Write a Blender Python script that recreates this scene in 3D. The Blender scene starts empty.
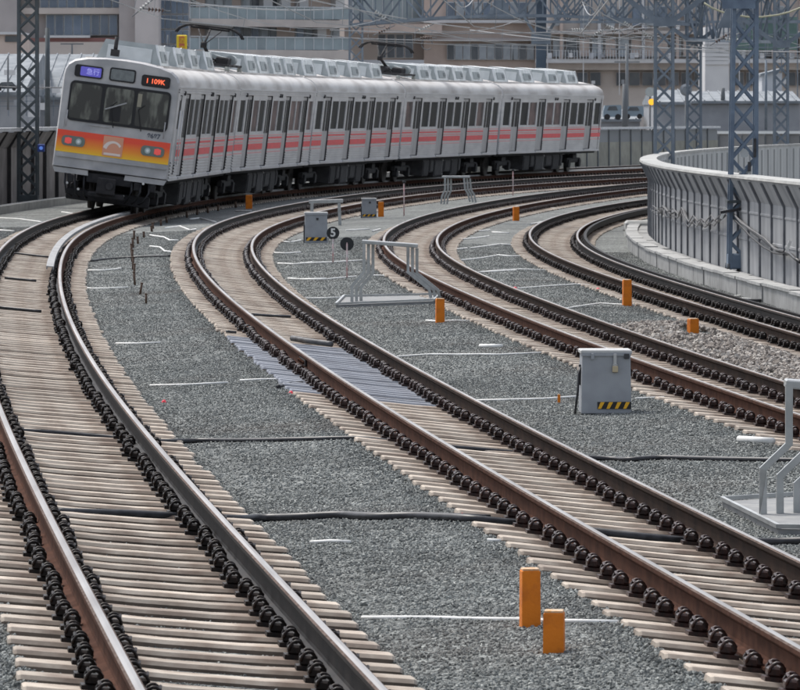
import bpy, math, random
import numpy as np
from mathutils import Vector, Matrix
random.seed(7)
rng = np.random.default_rng(7)
S = bpy.context.scene
# ---------------------------------------------------------------- camera, sky, sun, exposure
F, YH, CZ = 5400.0, 111.24, 2.7151          # focal length in 800 px widths, horizon row, eye height above rail
cd = bpy.data.cameras.new('camera'); cam = bpy.data.objects.new('camera', cd); S.collection.objects.link(cam)
cam.location = (0, 0, CZ); cam.rotation_euler = (math.pi/2, 0, 0)
cd.sensor_width = 36; cd.lens = F/800*36; cd.shift_y = -(345-YH)/800
cd.clip_start = 1; cd.clip_end = 6000
cd.dof.use_dof = True; cd.dof.focus_distance = 48; cd.dof.aperture_fstop = 22
S.camera = cam
W = bpy.data.worlds.new('World'); S.world = W; W.use_nodes = True
nt = W.node_tree; bgn = nt.nodes['Background']
sky = nt.nodes.new('ShaderNodeTexSky'); sky.sky_type = 'NISHITA'; sky.sun_disc = False
SUN_EL, SUN_AZ = math.radians(58), math.radians(325)   # azimuth clockwise from +Y
sky.sun_elevation = SUN_EL; sky.sun_rotation = SUN_AZ; sky.air_density = 1.0; sky.dust_density = 2.5; sky.ozone_density = 1.5
hs = nt.nodes.new('ShaderNodeHueSaturation'); hs.inputs['Saturation'].default_value = 0.45
nt.links.new(sky.outputs[0], hs.inputs['Color']); nt.links.new(hs.outputs[0], bgn.inputs[0])
bgn.inputs[1].default_value = 0.105
sl = bpy.data.lights.new('sun', 'SUN'); sl.energy = 1.5; sl.angle = math.radians(10); sl.color = (1, .96, .9)
so = bpy.data.objects.new('sun', sl); S.collection.objects.link(so)
dv = Vector((math.sin(SUN_AZ)*math.cos(SUN_EL), math.cos(SUN_AZ)*math.cos(SUN_EL), math.sin(SUN_EL)))
so.rotation_euler = dv.to_track_quat('Z', 'Y').to_euler()
S.view_settings.view_transform = 'Standard'; S.view_settings.look = 'None'; S.view_settings.gamma = 1
S.view_settings.use_curve_mapping = False
S.view_settings.exposure = 1.1
# ---------------------------------------------------------------- materials
MATS = {}
def mat(name, col, rough=.7, metal=0, col2=None, scale=3, bump=0, bscale=40, var=0, emit=0, spec=.4, stretch=None, tex='noise', contrast=(.35,.65), detail=5):
    if name in MATS: return MATS[name]
    m = bpy.data.materials.new(name); m.use_nodes = True; n = m.node_tree.nodes; l = m.node_tree.links
    b = n['Principled BSDF']; b.inputs['Roughness'].default_value = rough; b.inputs['Metallic'].default_value = metal
    b.inputs['Specular IOR Level'].default_value = spec
    b.inputs['Base Color'].default_value = (*col, 1)
    tc = n.new('ShaderNodeTexCoord'); co = tc.outputs['Object']
    if stretch:
        mp = n.new('ShaderNodeMapping'); mp.inputs['Scale'].default_value = stretch; l.new(co, mp.inputs[0]); co = mp.outputs[0]
    out = None
    if col2 is not None:
        if tex == 'noise':
            t = n.new('ShaderNodeTexNoise'); t.inputs['Scale'].default_value = scale; t.inputs['Detail'].default_value = detail; fac = t.outputs['Fac']
        else:
            t = n.new('ShaderNodeTexVoronoi'); t.inputs['Scale'].default_value = scale
            sp = n.new('ShaderNodeSeparateColor'); l.new(t.outputs['Color'], sp.inputs[0]); fac = sp.outputs[0]
        l.new(co, t.inputs['Vector'])
        r = n.new('ShaderNodeMapRange'); r.inputs[1].default_value, r.inputs[2].default_value = contrast; l.new(fac, r.inputs[0])
        mx = n.new('ShaderNodeMix'); mx.data_type = 'RGBA'; mx.inputs[6].default_value = (*col, 1); mx.inputs[7].default_value = (*col2, 1)
        l.new(r.outputs[0], mx.inputs[0]); out = mx.outputs[2]
    if var:
        oi = n.new('ShaderNodeObjectInfo'); r2 = n.new('ShaderNodeMapRange'); r2.inputs[3].default_value = 1-var; r2.inputs[4].default_value = 1+var
        l.new(oi.outputs['Random'], r2.inputs[0])
        hv = n.new('ShaderNodeHueSaturation')
        if out: l.new(out, hv.inputs['Color'])
        else: hv.inputs['Color'].default_value = (*col, 1)
        l.new(r2.outputs[0], hv.inputs['Value']); out = hv.outputs[0]
    if out: l.new(out, b.inputs['Base Color'])
    if bump:
        t = n.new('ShaderNodeTexNoise' if tex == 'noise' else 'ShaderNodeTexVoronoi'); t.inputs['Scale'].default_value = bscale; l.new(co, t.inputs['Vector'])
        bp = n.new('ShaderNodeBump'); bp.inputs['Strength'].default_value = min(1, bump*4); bp.inputs['Distance'].default_value = bump*.1
        l.new(t.outputs[0], bp.inputs['Height']); l.new(bp.outputs[0], b.inputs['Normal'])
    if emit:
        b.inputs['Emission Color'].default_value = (*col, 1); b.inputs['Emission Strength'].default_value = emit
    MATS[name] = m; return m
# ---------------------------------------------------------------- mesh helpers
class MB:
    def __init__(s): s.v = []; s.f = []; s.m = []; s.mats = []; s.sm = []
    def mi(s, m):
        if m not in s.mats: s.mats.append(m)
        return s.mats.index(m)
    def add(s, vs, fs, m, smooth=False):
        o = len(s.v); s.v += [tuple(v) for v in vs]; k = s.mi(m)
        for f in fs: s.f.append(tuple(i+o for i in f)); s.m.append(k); s.sm.append(smooth)
    def box(s, c, d, m, R=None, taper=1.0, bev=0):
        x, y, z = d[0]/2, d[1]/2, d[2]/2
        if bev:
            b = min(bev, x*.45, y*.45, z*.45); vs = []; prof = [(-z, b), (-z+b, 0), (z-b, 0), (z, b)]
            for (zz, ins) in prof:
                tx = x-ins; ty = y-ins; 
                k = 1 if zz < 0 else taper
                for (sx, sy) in ((-1,-1),(1,-1),(1,1),(-1,1)): vs.append((sx*tx*k, sy*ty*k, zz))
            fs = [(3,2,1,0),(12,13,14,15)]
            for r in range(3):
                for i in range(4): fs.append((r*4+i, r*4+(i+1)%4, r*4+4+(i+1)%4, r*4+4+i))
        else:
            vs = [(sx*x*(taper if sz > 0 else 1), sy*y*(taper if sz > 0 else 1), sz*z) for sz in (-1,1) for (sx,sy) in ((-1,-1),(1,-1),(1,1),(-1,1))]
            fs = [(3,2,1,0),(4,5,6,7),(0,1,5,4),(1,2,6,5),(2,3,7,6),(3,0,4,7)]
        c = Vector(c)
        vs = [(R @ Vector(v) if R else Vector(v)) + c for v in vs]
        s.add(vs, fs, m)
    def tube(s, pts, r, m, n=6, caps=True, smooth=True):
        pts = [Vector(p) for p in pts]; rings = []
        rr = r if isinstance(r, (list, tuple)) else [r]*len(pts)
        for i, p in enumerate(pts):
            t = (pts[min(i+1, len(pts)-1)]-pts[max(i-1, 0)])
            if t.length < 1e-9: t = Vector((0,0,1))
            t.normalize(); u = t.cross(Vector((0,0,1)))
            if u.length < .05: u = t.cross(Vector((0,1,0)))
            u.normalize(); w = u.cross(t)
            rings.append([p+(u*math.cos(a)+w*math.sin(a))*rr[i] for a in (2*math.pi*k/n+math.pi/n for k in range(n))])
        vs = [v for q in rings for v in q]; fs = []
        for i in range(len(pts)-1):
            for k in range(n): fs.append((i*n+k, i*n+(k+1) % n, (i+1)*n+(k+1) % n, (i+1)*n+k))
        if caps: fs.append(tuple(range(n))[::-1]); fs.append(tuple((len(pts)-1)*n+k for k in range(n)))
        s.add(vs, fs, m, smooth and n > 5)
    def bar(s, a, b, w, h, m):           # flat bar between two points
        a, b = Vector(a), Vector(b); t = (b-a); L = t.length; t.normalize()
        u = t.cross(Vector((0,1,0)));
        if u.length < .05: u = t.cross(Vector((1,0,0)))
        u.normalize(); v = u.cross(t)
        R = Matrix((u, v, t)).transposed()
        s.box((a+b)/2, (w, h, L), m, R)
    def cyl(s, c, r, h, m, n=16, axis='Z', r2=None, smooth=True):
        r2 = r if r2 is None else r2; vs = []
        for (rr, zz) in ((r, -h/2), (r2, h/2)):
            for k in range(n):
                a = 2*math.pi*k/n; x, y = rr*math.cos(a), rr*math.sin(a)
                p = {'Z': (x, y, zz), 'Y': (x, -zz, y), 'X': (zz, x, y)}[axis]
                vs.append(Vector(c)+Vector(p))
        fs = [(k, (k+1) % n, n+(k+1) % n, n+k) for k in range(n)]
        o = len(s.v); s.add(vs, fs, m, smooth); 
        k = s.mi(m)
        s.f.append(tuple(o+i for i in range(n))[::-1]); s.f.append(tuple(o+n+i for i in range(n))); s.m += [k, k]; s.sm += [False, False]
    def prism(s, outline, y0, y1, m, axis='Y'):     # outline in (x,z) extruded along y
        n = len(outline); vs = []
        for yy in (y0, y1):
            for (x, z) in outline: vs.append((x, yy, z) if axis == 'Y' else (yy, x, z))
        fs = [(k, (k+1) % n, n+(k+1) % n, n+k) for k in range(n)] + [tuple(range(n))[::-1], tuple(n+i for i in range(n))]
        s.add(vs, fs, m)
    def mesh(s, name):
        me = bpy.data.meshes.new(name); me.from_pydata([tuple(v) for v in s.v], [], s.f)
        for m in s.mats: me.materials.append(m)
        me.polygons.foreach_set('material_index', s.m); me.polygons.foreach_set('use_smooth', s.sm); me.update(); return me
def link(name, data, parent=None, M=None):
    o = bpy.data.objects.new(name, data); S.collection.objects.link(o)
    if parent is not None: o.parent = parent
    if M is not None: o.matrix_basis = M
    return o
def tag(o, label=None, cat=None, group=None, kind=None):
    if label: o['label'] = label
    if cat: o['category'] = cat
    if group: o['group'] = group
    if kind: o['kind'] = kind
    return o
def part(name, mb, parent=None, M=None, fixn=False):
    return link(name, mb.mesh(name) if isinstance(mb, MB) else mb, parent, M)
def empty(name, loc, label, cat, group=None, M=None):
    o = link(name, None, None, M if M is not None else Matrix.Translation(Vector(loc))); o.empty_display_size = .2
    return tag(o, label, cat, group)
def joined(name, me_mb, mats4, parent=None, kind='stuff'):     # many copies of one small mesh in one object
    V = np.array([tuple(v) for v in me_mb.v]); nv = len(V); n = len(mats4)
    A = np.array([[list(r) for r in M] for M in mats4])
    P = (np.einsum('nij,vj->nvi', A[:, :3, :3], V) + A[:, None, :3, 3]).reshape(-1, 3)
    me = bpy.data.meshes.new(name)
    loops = np.concatenate([np.array(f) for f in me_mb.f]); cnt = np.array([len(f) for f in me_mb.f])
    L = (loops[None]+np.arange(n)[:, None]*nv).ravel(); C = np.tile(cnt, n)
    me.vertices.add(len(P)); me.vertices.foreach_set('co', P.ravel())
    me.loops.add(len(L)); me.loops.foreach_set('vertex_index', L.astype(np.int32))
    me.polygons.add(len(C)); me.polygons.foreach_set('loop_start', np.concatenate([[0], np.cumsum(C)[:-1]]).astype(np.int32))
    me.polygons.foreach_set('loop_total', C.astype(np.int32))
    for m in me_mb.mats: me.materials.append(m)
    me.polygons.foreach_set('material_index', np.tile(np.array(me_mb.m), n).astype(np.int32))
    me.polygons.foreach_set('use_smooth', np.tile(np.array(me_mb.sm), n))
    me.update(calc_edges=True); me.validate()
    o = link(name, me, parent); o['kind'] = kind; return o
# ---------------------------------------------------------------- track geometry
KN = np.array([20,35,50,65,80,95,108,120,132,145,160,180,205,235,270,310,350.])
TRK = [
  ([-0.21, -1.773, -3.231, -4.503, -5.597, -6.511, -7.113, -7.413, -7.387, -6.966, -5.977, -3.792, 0.42, 7.557, 18.49, 34.345, 53.193], 0.183, 0.097),
  ([3.089, 1.578, 0.178, -1.068, -2.16, -3.027, -3.53, -3.669, -3.422, -2.759, -1.569, 0.797, 5.455, 14.059, 28.384, 50.356, 77.26], 0.083, 0.124),
  ([7.196, 5.485, 3.963, 2.666, 1.585, 0.724, 0.285, 0.273, 0.685, 1.545, 2.976, 5.54, 9.828, 16.593, 26.745, 41.354, 58.653], -0.035, 0.095),
  ([9.805, 8.471, 7.238, 6.123, 5.124, 4.256, 3.711, 3.533, 3.771, 4.531, 6.026, 8.954, 14.032, 22.187, 34.545, 52.417, 73.621], -0.232, 0.094),
]
_n = len(KN); _h = np.diff(KN); _A = np.zeros((_n,_n)); _B = np.zeros((_n,_n)); _A[0,0] = _A[-1,-1] = 1
for i in range(1, _n-1):
    _A[i,i-1] = _h[i-1]; _A[i,i] = 2*(_h[i-1]+_h[i]); _A[i,i+1] = _h[i]
    _B[i,i-1] = 6/_h[i-1]; _B[i,i] = -6/_h[i-1]-6/_h[i]; _B[i,i+1] = 6/_h[i]
_M = np.linalg.solve(_A, _B); SEC = [_M@np.array(t[0]) for t in TRK]
def cx(i, Z):                            # centre line and slope of track i at distance Z
    c = TRK[i][0]; m = SEC[i]
    Zc = min(max(Z, KN[0]), KN[-1]); k = min(max(int(np.searchsorted(KN, Zc))-1, 0), _n-2); H = _h[k]; t = Zc-KN[k]; u = KN[k+1]-Zc
    X = m[k]*u**3/6/H+m[k+1]*t**3/6/H+(c[k]/H-m[k]*H/6)*u+(c[k+1]/H-m[k+1]*H/6)*t
    D = -m[k]*u*u/2/H+m[k+1]*t*t/2/H-(c[k]/H-m[k]*H/6)+(c[k+1]/H-m[k+1]*H/6)
    return X+D*(Z-Zc), D
ARC = []
for i in range(4):
    zs = np.arange(8, 346, .25); xs = np.array([cx(i, z)[0] for z in zs]); s = np.concatenate([[0], np.cumsum(np.hypot(np.diff(xs), .25))])
    ARC.append((zs, s-np.interp(20, zs, s)))
def atS(i, s): return float(np.interp(s, ARC[i][1], ARC[i][0]))
def sAt(i, Z): return float(np.interp(Z, ARC[i][0], ARC[i][1]))
def tp(i, Z, off=0, dz=0, plane=True):   # point beside track i; dz above the rail-top plane (or level when plane is False)
    X, D = cx(i, Z); n = math.sqrt(1+D*D); zr, cant = TRK[i][1], TRK[i][2]
    return Vector((X+off/n, Z-off*D/n, zr+dz-(off*cant/1.132 if plane else 0)))
def tframe(i, Z, off=0, dz=0):
    p = tp(i, Z, off, dz); X, D = cx(i, Z); y = Vector((D, 1, 0)).normalized(); r = Vector((y.y, -y.x, -TRK[i][2]/1.132)).normalized(); u = r.cross(y)
    M = Matrix((r, y, u)).transposed().to_4x4(); M.translation = p; return M
SLP = .200; BAL = -.235
BENCH0, WALLOFF = 1.78, 2.32
def gknots(Y):
    k = []
    X, D = cx(0, Y); n = math.sqrt(1+D*D); k.append((X-4.7*n, TRK[0][1]+BAL+.05))
    for i in range(4):
        X, D = cx(i, Y); n = math.sqrt(1+D*D); zr, ca = TRK[i][1], TRK[i][2]
        for o in (-1.03, 1.03): k.append((X+o*n, zr+BAL-o*ca/1.132))
    X, D = cx(3, Y); k.append((X+2.6*math.sqrt(1+D*D), TRK[3][1]+BAL-.1))
    return k
def gz(X, Y):
    k = gknots(Y); return float(np.interp(X, [a for a, _ in k], [b for _, b in k]))
def G(px, py, lift=0):                   # pixel of the photograph -> point on the ballast
    Y = 80.
    for _ in range(60):
        X = (px-400)*Y/F; z = gz(X, Y)+lift; Y = .5*Y+.5*F*(CZ-z)/(py-YH)
    X = (px-400)*Y/F
    return Vector((X, Y, gz(X, Y)+lift))
def sweep(mb, i, prof, Z0, Z1, step, m, plane=True, caps=True, fm=None, smooth=False):
    s0, s1 = sAt(i, Z0), sAt(i, Z1); n = max(1, int(round((s1-s0)/step))); np_ = len(prof); vs = []
    for k in range(n+1):
        Z = atS(i, s0+(s1-s0)*k/n)
        for (o, z) in prof: vs.append(tp(i, Z, o, z, plane))
    for j in range(np_):
        fs = [(k*np_+j, (k+1)*np_+j, (k+1)*np_+(j+1) % np_, k*np_+(j+1) % np_) for k in range(n)]
        if j == 0: mb.add(vs, fs, fm[0] if fm else m, smooth); base = len(mb.v)-len(vs)
        else:
            mm = mb.mi(fm[j] if fm else m)
            for f in fs: mb.f.append(tuple(q+base for q in f)); mb.m.append(mm); mb.sm.append(smooth)
    if caps:
        mm = mb.mi(m)
        mb.f.append(tuple(base+q for q in range(np_))); mb.m.append(mm); mb.sm.append(False)
        mb.f.append(tuple(base+n*np_+q for q in range(np_))[::-1]); mb.m.append(mm); mb.sm.append(False)
# ---------------------------------------------------------------- ground and ballast
def ballast_mat():
    m = bpy.data.materials.new('fine_grey_ballast'); m.use_nodes = True; n = m.node_tree.nodes; l = m.node_tree.links; b = n['Principled BSDF']
    b.inputs['Roughness'].default_value = .9; b.inputs['Specular IOR Level'].default_value = .25
    tc = n.new('ShaderNodeTexCoord')
    v = n.new('ShaderNodeTexVoronoi'); v.inputs['Scale'].default_value = 32; l.new(tc.outputs['Object'], v.inputs['Vector'])
    v2 = n.new('ShaderNodeTexVoronoi'); v2.inputs['Scale'].default_value = 13; l.new(tc.outputs['Object'], v2.inputs['Vector'])
    s = n.new('ShaderNodeSeparateColor'); l.new(v.outputs['Color'], s.inputs[0])
    s2 = n.new('ShaderNodeSeparateColor'); l.new(v2.outputs['Color'], s2.inputs[0])
    ad = n.new('ShaderNodeMath'); ad.operation = 'MULTIPLY_ADD'; l.new(s.outputs[0], ad.inputs[0]); ad.inputs[1].default_value = .72; 
    m3 = n.new('ShaderNodeMath'); m3.operation = 'MULTIPLY'; l.new(s2.outputs[1], m3.inputs[0]); m3.inputs[1].default_value = .28; l.new(m3.outputs[0], ad.inputs[2])
    cr = n.new('ShaderNodeValToRGB'); l.new(ad.outputs[0], cr.inputs[0])
    e = cr.color_ramp.elements; e[0].position = .05; e[0].color = (0.0556,0.0589,0.0575,1); e[1].position = .97; e[1].color = (0.4505,0.4604,0.4348,1)
    x = e.new(.5); x.color = (0.1513,0.1595,0.1543,1); x = e.new(.85); x.color = (0.2547,0.2665,0.2563,1)
    t = n.new('ShaderNodeTexNoise'); t.inputs['Scale'].default_value = .55; t.inputs['Detail'].default_value = 6; l.new(tc.outputs['Object'], t.inputs['Vector'])
    r = n.new('ShaderNodeMapRange'); r.inputs[1].default_value = .35; r.inputs[2].default_value = .7; r.inputs[3].default_value = .82; r.inputs[4].default_value = 1.2; l.new(t.outputs[0], r.inputs[0])
    hv = n.new('ShaderNodeHueSaturation'); l.new(cr.outputs[0], hv.inputs['Color']); l.new(r.outputs[0], hv.inputs['Value']); l.new(hv.outputs[0], b.inputs['Base Color'])
    bp = n.new('ShaderNodeBump'); bp.inputs['Strength'].default_value = 1; bp.inputs['Distance'].default_value = .02; bp.invert = True
    l.new(v.outputs['Distance'], bp.inputs['Height']); l.new(bp.outputs[0], b.inputs['Normal'])
    MATS['ballast'] = m; return m
BALM = ballast_mat()
def GB(x, y): return .005*math.sin(x*2.3+y*.9)*math.sin(y*1.1-x)+.004
vs, fs, prev = [], [], None
Ys = list(np.arange(14, 70, .5))+list(np.arange(70, 345, 1.5))
for a, Y in enumerate(Ys):
    k = gknots(Y); row = []
    for q in range(len(k)-1):
        nn = 6 if (q % 2 == 0) else 4
        for t in range(nn):
            x = k[q][0]+(k[q+1][0]-k[q][0])*t/nn; z = k[q][1]+(k[q+1][1]-k[q][1])*t/nn
            if q % 2 == 1: z -= .008
            if q % 2 == 0 and 0 < t: z += GB(x, Y)
            row.append((x, Y, z))
    row.append((k[-1][0], Y, k[-1][1])); w = len(row); vs += row
    if a:
        for c in range(w-1): fs.append(((a-1)*w+c, (a-1)*w+c+1, a*w+c+1, a*w+c))
mb = MB(); mb.add(vs, fs, BALM, True); o = part('ballast_bed', mb); o['kind'] = 'structure'
asph = mat('street_ground', (.16,.155,.15), .95, col2=(.24,.23,.22), scale=.08, bump=.1, bscale=3)
mb = MB(); mb.add([(-2500,-300,-7.2),(2500,-300,-7.2),(2500,4500,-7.2),(-2500,4500,-7.2)], [(0,1,2,3)], asph)
o = part('ground', mb); o['kind'] = 'structure'
conc = mat('viaduct_concrete', (.36,.355,.34), .9, col2=(.27,.265,.255), scale=1.3, bump=.1, bscale=18)
mb = MB()
sweep(mb, 0, [(-4.9,.02),(-4.6,.02),(-4.6,-.6),(-3.2,-1.4),(-3.0,-7.3),(-3.4,-7.3),(-4.9,-1.2)], 12, 345, 4, conc, plane=False)
o = part('viaduct_side', mb); o['kind'] = 'structure'
mb = MB()
sweep(mb, 3, [(2.62,-.3),(2.66,-.3),(2.66,-1.2),(2.3,-7.0),(2.0,-7.0),(2.5,-.9)], 12, 345, 4, conc, plane=False)
o = part('viaduct_side', mb); o['kind'] = 'structure'
# loose stones lying on the near ballast: one object of points turned into stones by geometry nodes
def stones(name, pts, r0, r1, m, seed=0):
    me = bpy.data.meshes.new(name); me.vertices.add(len(pts)); me.vertices.foreach_set('co', np.array(pts, dtype=np.float32).ravel()); me.update(); me.materials.append(m)
    o = link(name, me); o['kind'] = 'stuff'
    ng = bpy.data.node_groups.new(name, 'GeometryNodeTree')
    ng.interface.new_socket('Geometry', in_out='INPUT', socket_type='NodeSocketGeometry'); ng.interface.new_socket('Geometry', in_out='OUTPUT', socket_type='NodeSocketGeometry')
    N = ng.nodes; gi = N.new('NodeGroupInput'); go = N.new('NodeGroupOutput'); L = ng.links
    ico = N.new('GeometryNodeMeshIcoSphere'); ico.inputs['Radius'].default_value = 1; ico.inputs['Subdivisions'].default_value = 1
    sp = N.new('GeometryNodeSetPosition'); rv = N.new('FunctionNodeRandomValue'); rv.data_type = 'FLOAT_VECTOR'
    rv.inputs[0].default_value = (-.3,-.3,-.3); rv.inputs[1].default_value = (.3,.3,.3)
    L.new(ico.outputs[0], sp.inputs[0]); L.new(rv.outputs[0], sp.inputs['Offset'])
    sm = N.new('GeometryNodeSetMaterial'); sm.inputs['Material'].default_value = m; L.new(sp.outputs[0], sm.inputs[0])
    ip = N.new('GeometryNodeInstanceOnPoints'); L.new(gi.outputs[0], ip.inputs['Points']); L.new(sm.outputs[0], ip.inputs['Instance'])
    rr = N.new('FunctionNodeRandomValue'); rr.data_type = 'FLOAT_VECTOR'; rr.inputs[0].default_value = (0,0,0); rr.inputs[1].default_value = (6.3,6.3,6.3); L.new(rr.outputs[0], ip.inputs['Rotation'])
    rs = N.new('FunctionNodeRandomValue'); rs.data_type = 'FLOAT_VECTOR'; rs.inputs[0].default_value = (r0,r0,r0*.8); rs.inputs[1].default_value = (r1,r1,r1*.8); L.new(rs.outputs[0], ip.inputs['Scale'])
    L.new(ip.outputs[0], go.inputs[0])
    md = o.modifiers.new('stones', 'NODES'); md.node_group = ng
    return o
stn = bpy.data.materials.new('ballast_stone'); stn.use_nodes = True
_n2 = stn.node_tree.nodes; _l2 = stn.node_tree.links; _b = _n2['Principled BSDF']; _b.inputs['Roughness'].default_value = .85; _b.inputs['Specular IOR Level'].default_value = .3
_oi = _n2.new('ShaderNodeObjectInfo'); _cr = _n2.new('ShaderNodeValToRGB'); _l2.new(_oi.outputs['Random'], _cr.inputs[0]); _l2.new(_cr.outputs[0], _b.inputs['Base Color'])
_e = _cr.color_ramp.elements; _e[0].position = 0; _e[0].color = (0.0823,0.0868,0.0837,1); _e[1].position = 1; _e[1].color = (0.4494,0.4592,0.4278,1)
_x = _e.new(.45); _x.color = (0.1602,0.1681,0.1614,1); _x = _e.new(.9); _x.color = (0.2714,0.2826,0.2694,1)
def vary(m, ramp, amt=.16, sc=.7):
    n = m.node_tree.nodes; l = m.node_tree.links; g = n.new('ShaderNodeNewGeometry'); t = n.new('ShaderNodeTexNoise'); t.inputs['Scale'].default_value = sc; t.inputs['Detail'].default_value = 5; l.new(g.outputs['Position'], t.inputs['Vector'])
    r = n.new('ShaderNodeMapRange'); r.inputs[1].default_value = .35; r.inputs[2].default_value = .68; r.inputs[3].default_value = 1-amt; r.inputs[4].default_value = 1+amt; l.new(t.outputs[0], r.inputs[0])
    h = n.new('ShaderNodeHueSaturation'); l.new(ramp.outputs[0], h.inputs['Color']); l.new(r.outputs[0], h.inputs['Value'])
    t2 = n.new('ShaderNodeTexNoise'); t2.inputs['Scale'].default_value = .33; l.new(g.outputs['Position'], t2.inputs['Vector'])
    r2 = n.new('ShaderNodeMapRange'); r2.inputs[1].default_value = .52; r2.inputs[2].default_value = .72; r2.inputs[3].default_value = 0; r2.inputs[4].default_value = .35; l.new(t2.outputs[0], r2.inputs[0])
    mx = n.new('ShaderNodeMix'); mx.data_type = 'RGBA'; mx.inputs[7].default_value = (.16,.13,.11,1); l.new(r2.outputs[0], mx.inputs[0]); l.new(h.outputs[0], mx.inputs[6]); l.new(mx.outputs[2], n['Principled BSDF'].inputs['Base Color'])
vary(stn, _cr)
pts = []
for Y in np.arange(21, 125, .5):
    k = gknots(Y); xs = [a for a, _ in k]; zs = [b for _, b in k]
    xl = max(xs[0], -.0775*Y-.3); xr = min(xs[-1], .0775*Y+.3)
    dens = 1900 if Y < 40 else (1150 if Y < 60 else (560 if Y < 85 else 300))
    n = int((xr-xl)*.5*dens); X = rng.uniform(xl, xr, n); yy = Y+rng.uniform(0, .5, n); z = np.interp(X, xs, zs)+rng.uniform(-.004, .006, n)+np.where(np.searchsorted(xs, X) % 2 == 1, .005*np.sin(X*2.3+yy*.9)*np.sin(yy*1.1-X)+.004, 0)*np.minimum(1, np.min(np.abs(X[:,None]-np.array(xs)[None]), axis=1)*3); ins = (np.searchsorted(xs, X) % 2 == 0) & (np.min(np.abs(X[:,None]-np.array(xs)[None]), axis=1) > .07); z = z-np.where(ins, .016, 0); kp = (~ins) | (rng.random(n) < .4); X, yy, z = X[kp], yy[kp], z[kp]
    pts.append(np.stack([X, yy, z], 1))
stones('loose_ballast_stones', np.concatenate(pts), .0055, .0135, stn)
# ---------------------------------------------------------------- tracks
rust = mat('rusty_rail_side', (.052,.023,.015), .92, col2=(.082,.037,.024), scale=7, bump=.05, bscale=60, contrast=(.4,.62), spec=.08)
greas = mat('greasy_dark_rail_side', (.011,.010,.011), .62, col2=(.024,.020,.019), scale=5, bump=.05, bscale=60, spec=.15)
rustdk = mat('dark_brown_rail_side', (.024,.016,.013), .85, col2=(.045,.028,.021), scale=5, bump=.05, bscale=60, spec=.08)
shine = mat('polished_rail_head', (.35,.33,.315), .40, 1, col2=(.23,.205,.19), scale=6, stretch=(1,.06,1))
shinedk = mat('greased_rail_head', (.22,.20,.19), .4, .9, col2=(.40,.37,.35), scale=5, stretch=(1,.05,1))
headedge = mat('rail_head_edge', (.13,.095,.08), .8, 0, col2=(.07,.045,.035), scale=9, spec=.1)
def rail_prof(o):
    P = [(-.0635,-.153),(-.0635,-.142),(-.014,-.126),(-.009,-.112),(-.009,-.045),(-.030,-.038),(-.0325,-.032),(-.0325,-.010),(-.021,-.0015),
         (0,0),(.021,-.0015),(.0325,-.010),(.0325,-.032),(.030,-.038),(.009,-.045),(.009,-.112),(.014,-.126),(.0635,-.142),(.0635,-.153)]
    return [(o+a, b*1.22 if b < -.04 else b) for a, b in P]
slpA = mat('concrete_sleeper', (.48,.425,.36), .9, col2=(.27,.21,.165), scale=4.5, bump=.05, bscale=50, var=.20, contrast=(.38,.72))
slpB = mat('blue_grey_sleeper', (.27,.29,.33), .9, col2=(.20,.21,.24), scale=4.5, bump=.05, bscale=50, var=.10)
slpF = mat('sleeper_far', (.40,.35,.30), .9, col2=(.30,.235,.19), scale=1.2, bump=.05, bscale=50, stretch=(.3,1,1))
clipd = mat('dark_fastening', (.009,.008,.008), .5, col2=(.024,.015,.012), scale=30, spec=.22, var=.35)
clipr = mat('brown_fastening', (.014,.008,.008), .40, col2=(.045,.018,.014), scale=30, spec=.5, var=.3)
slpD = mat('sleeper_dark_flank', (.165,.128,.10), .95, col2=(.095,.075,.06), scale=6, var=.15)  # sleeper sides and underside in a darker brown than the top
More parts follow.
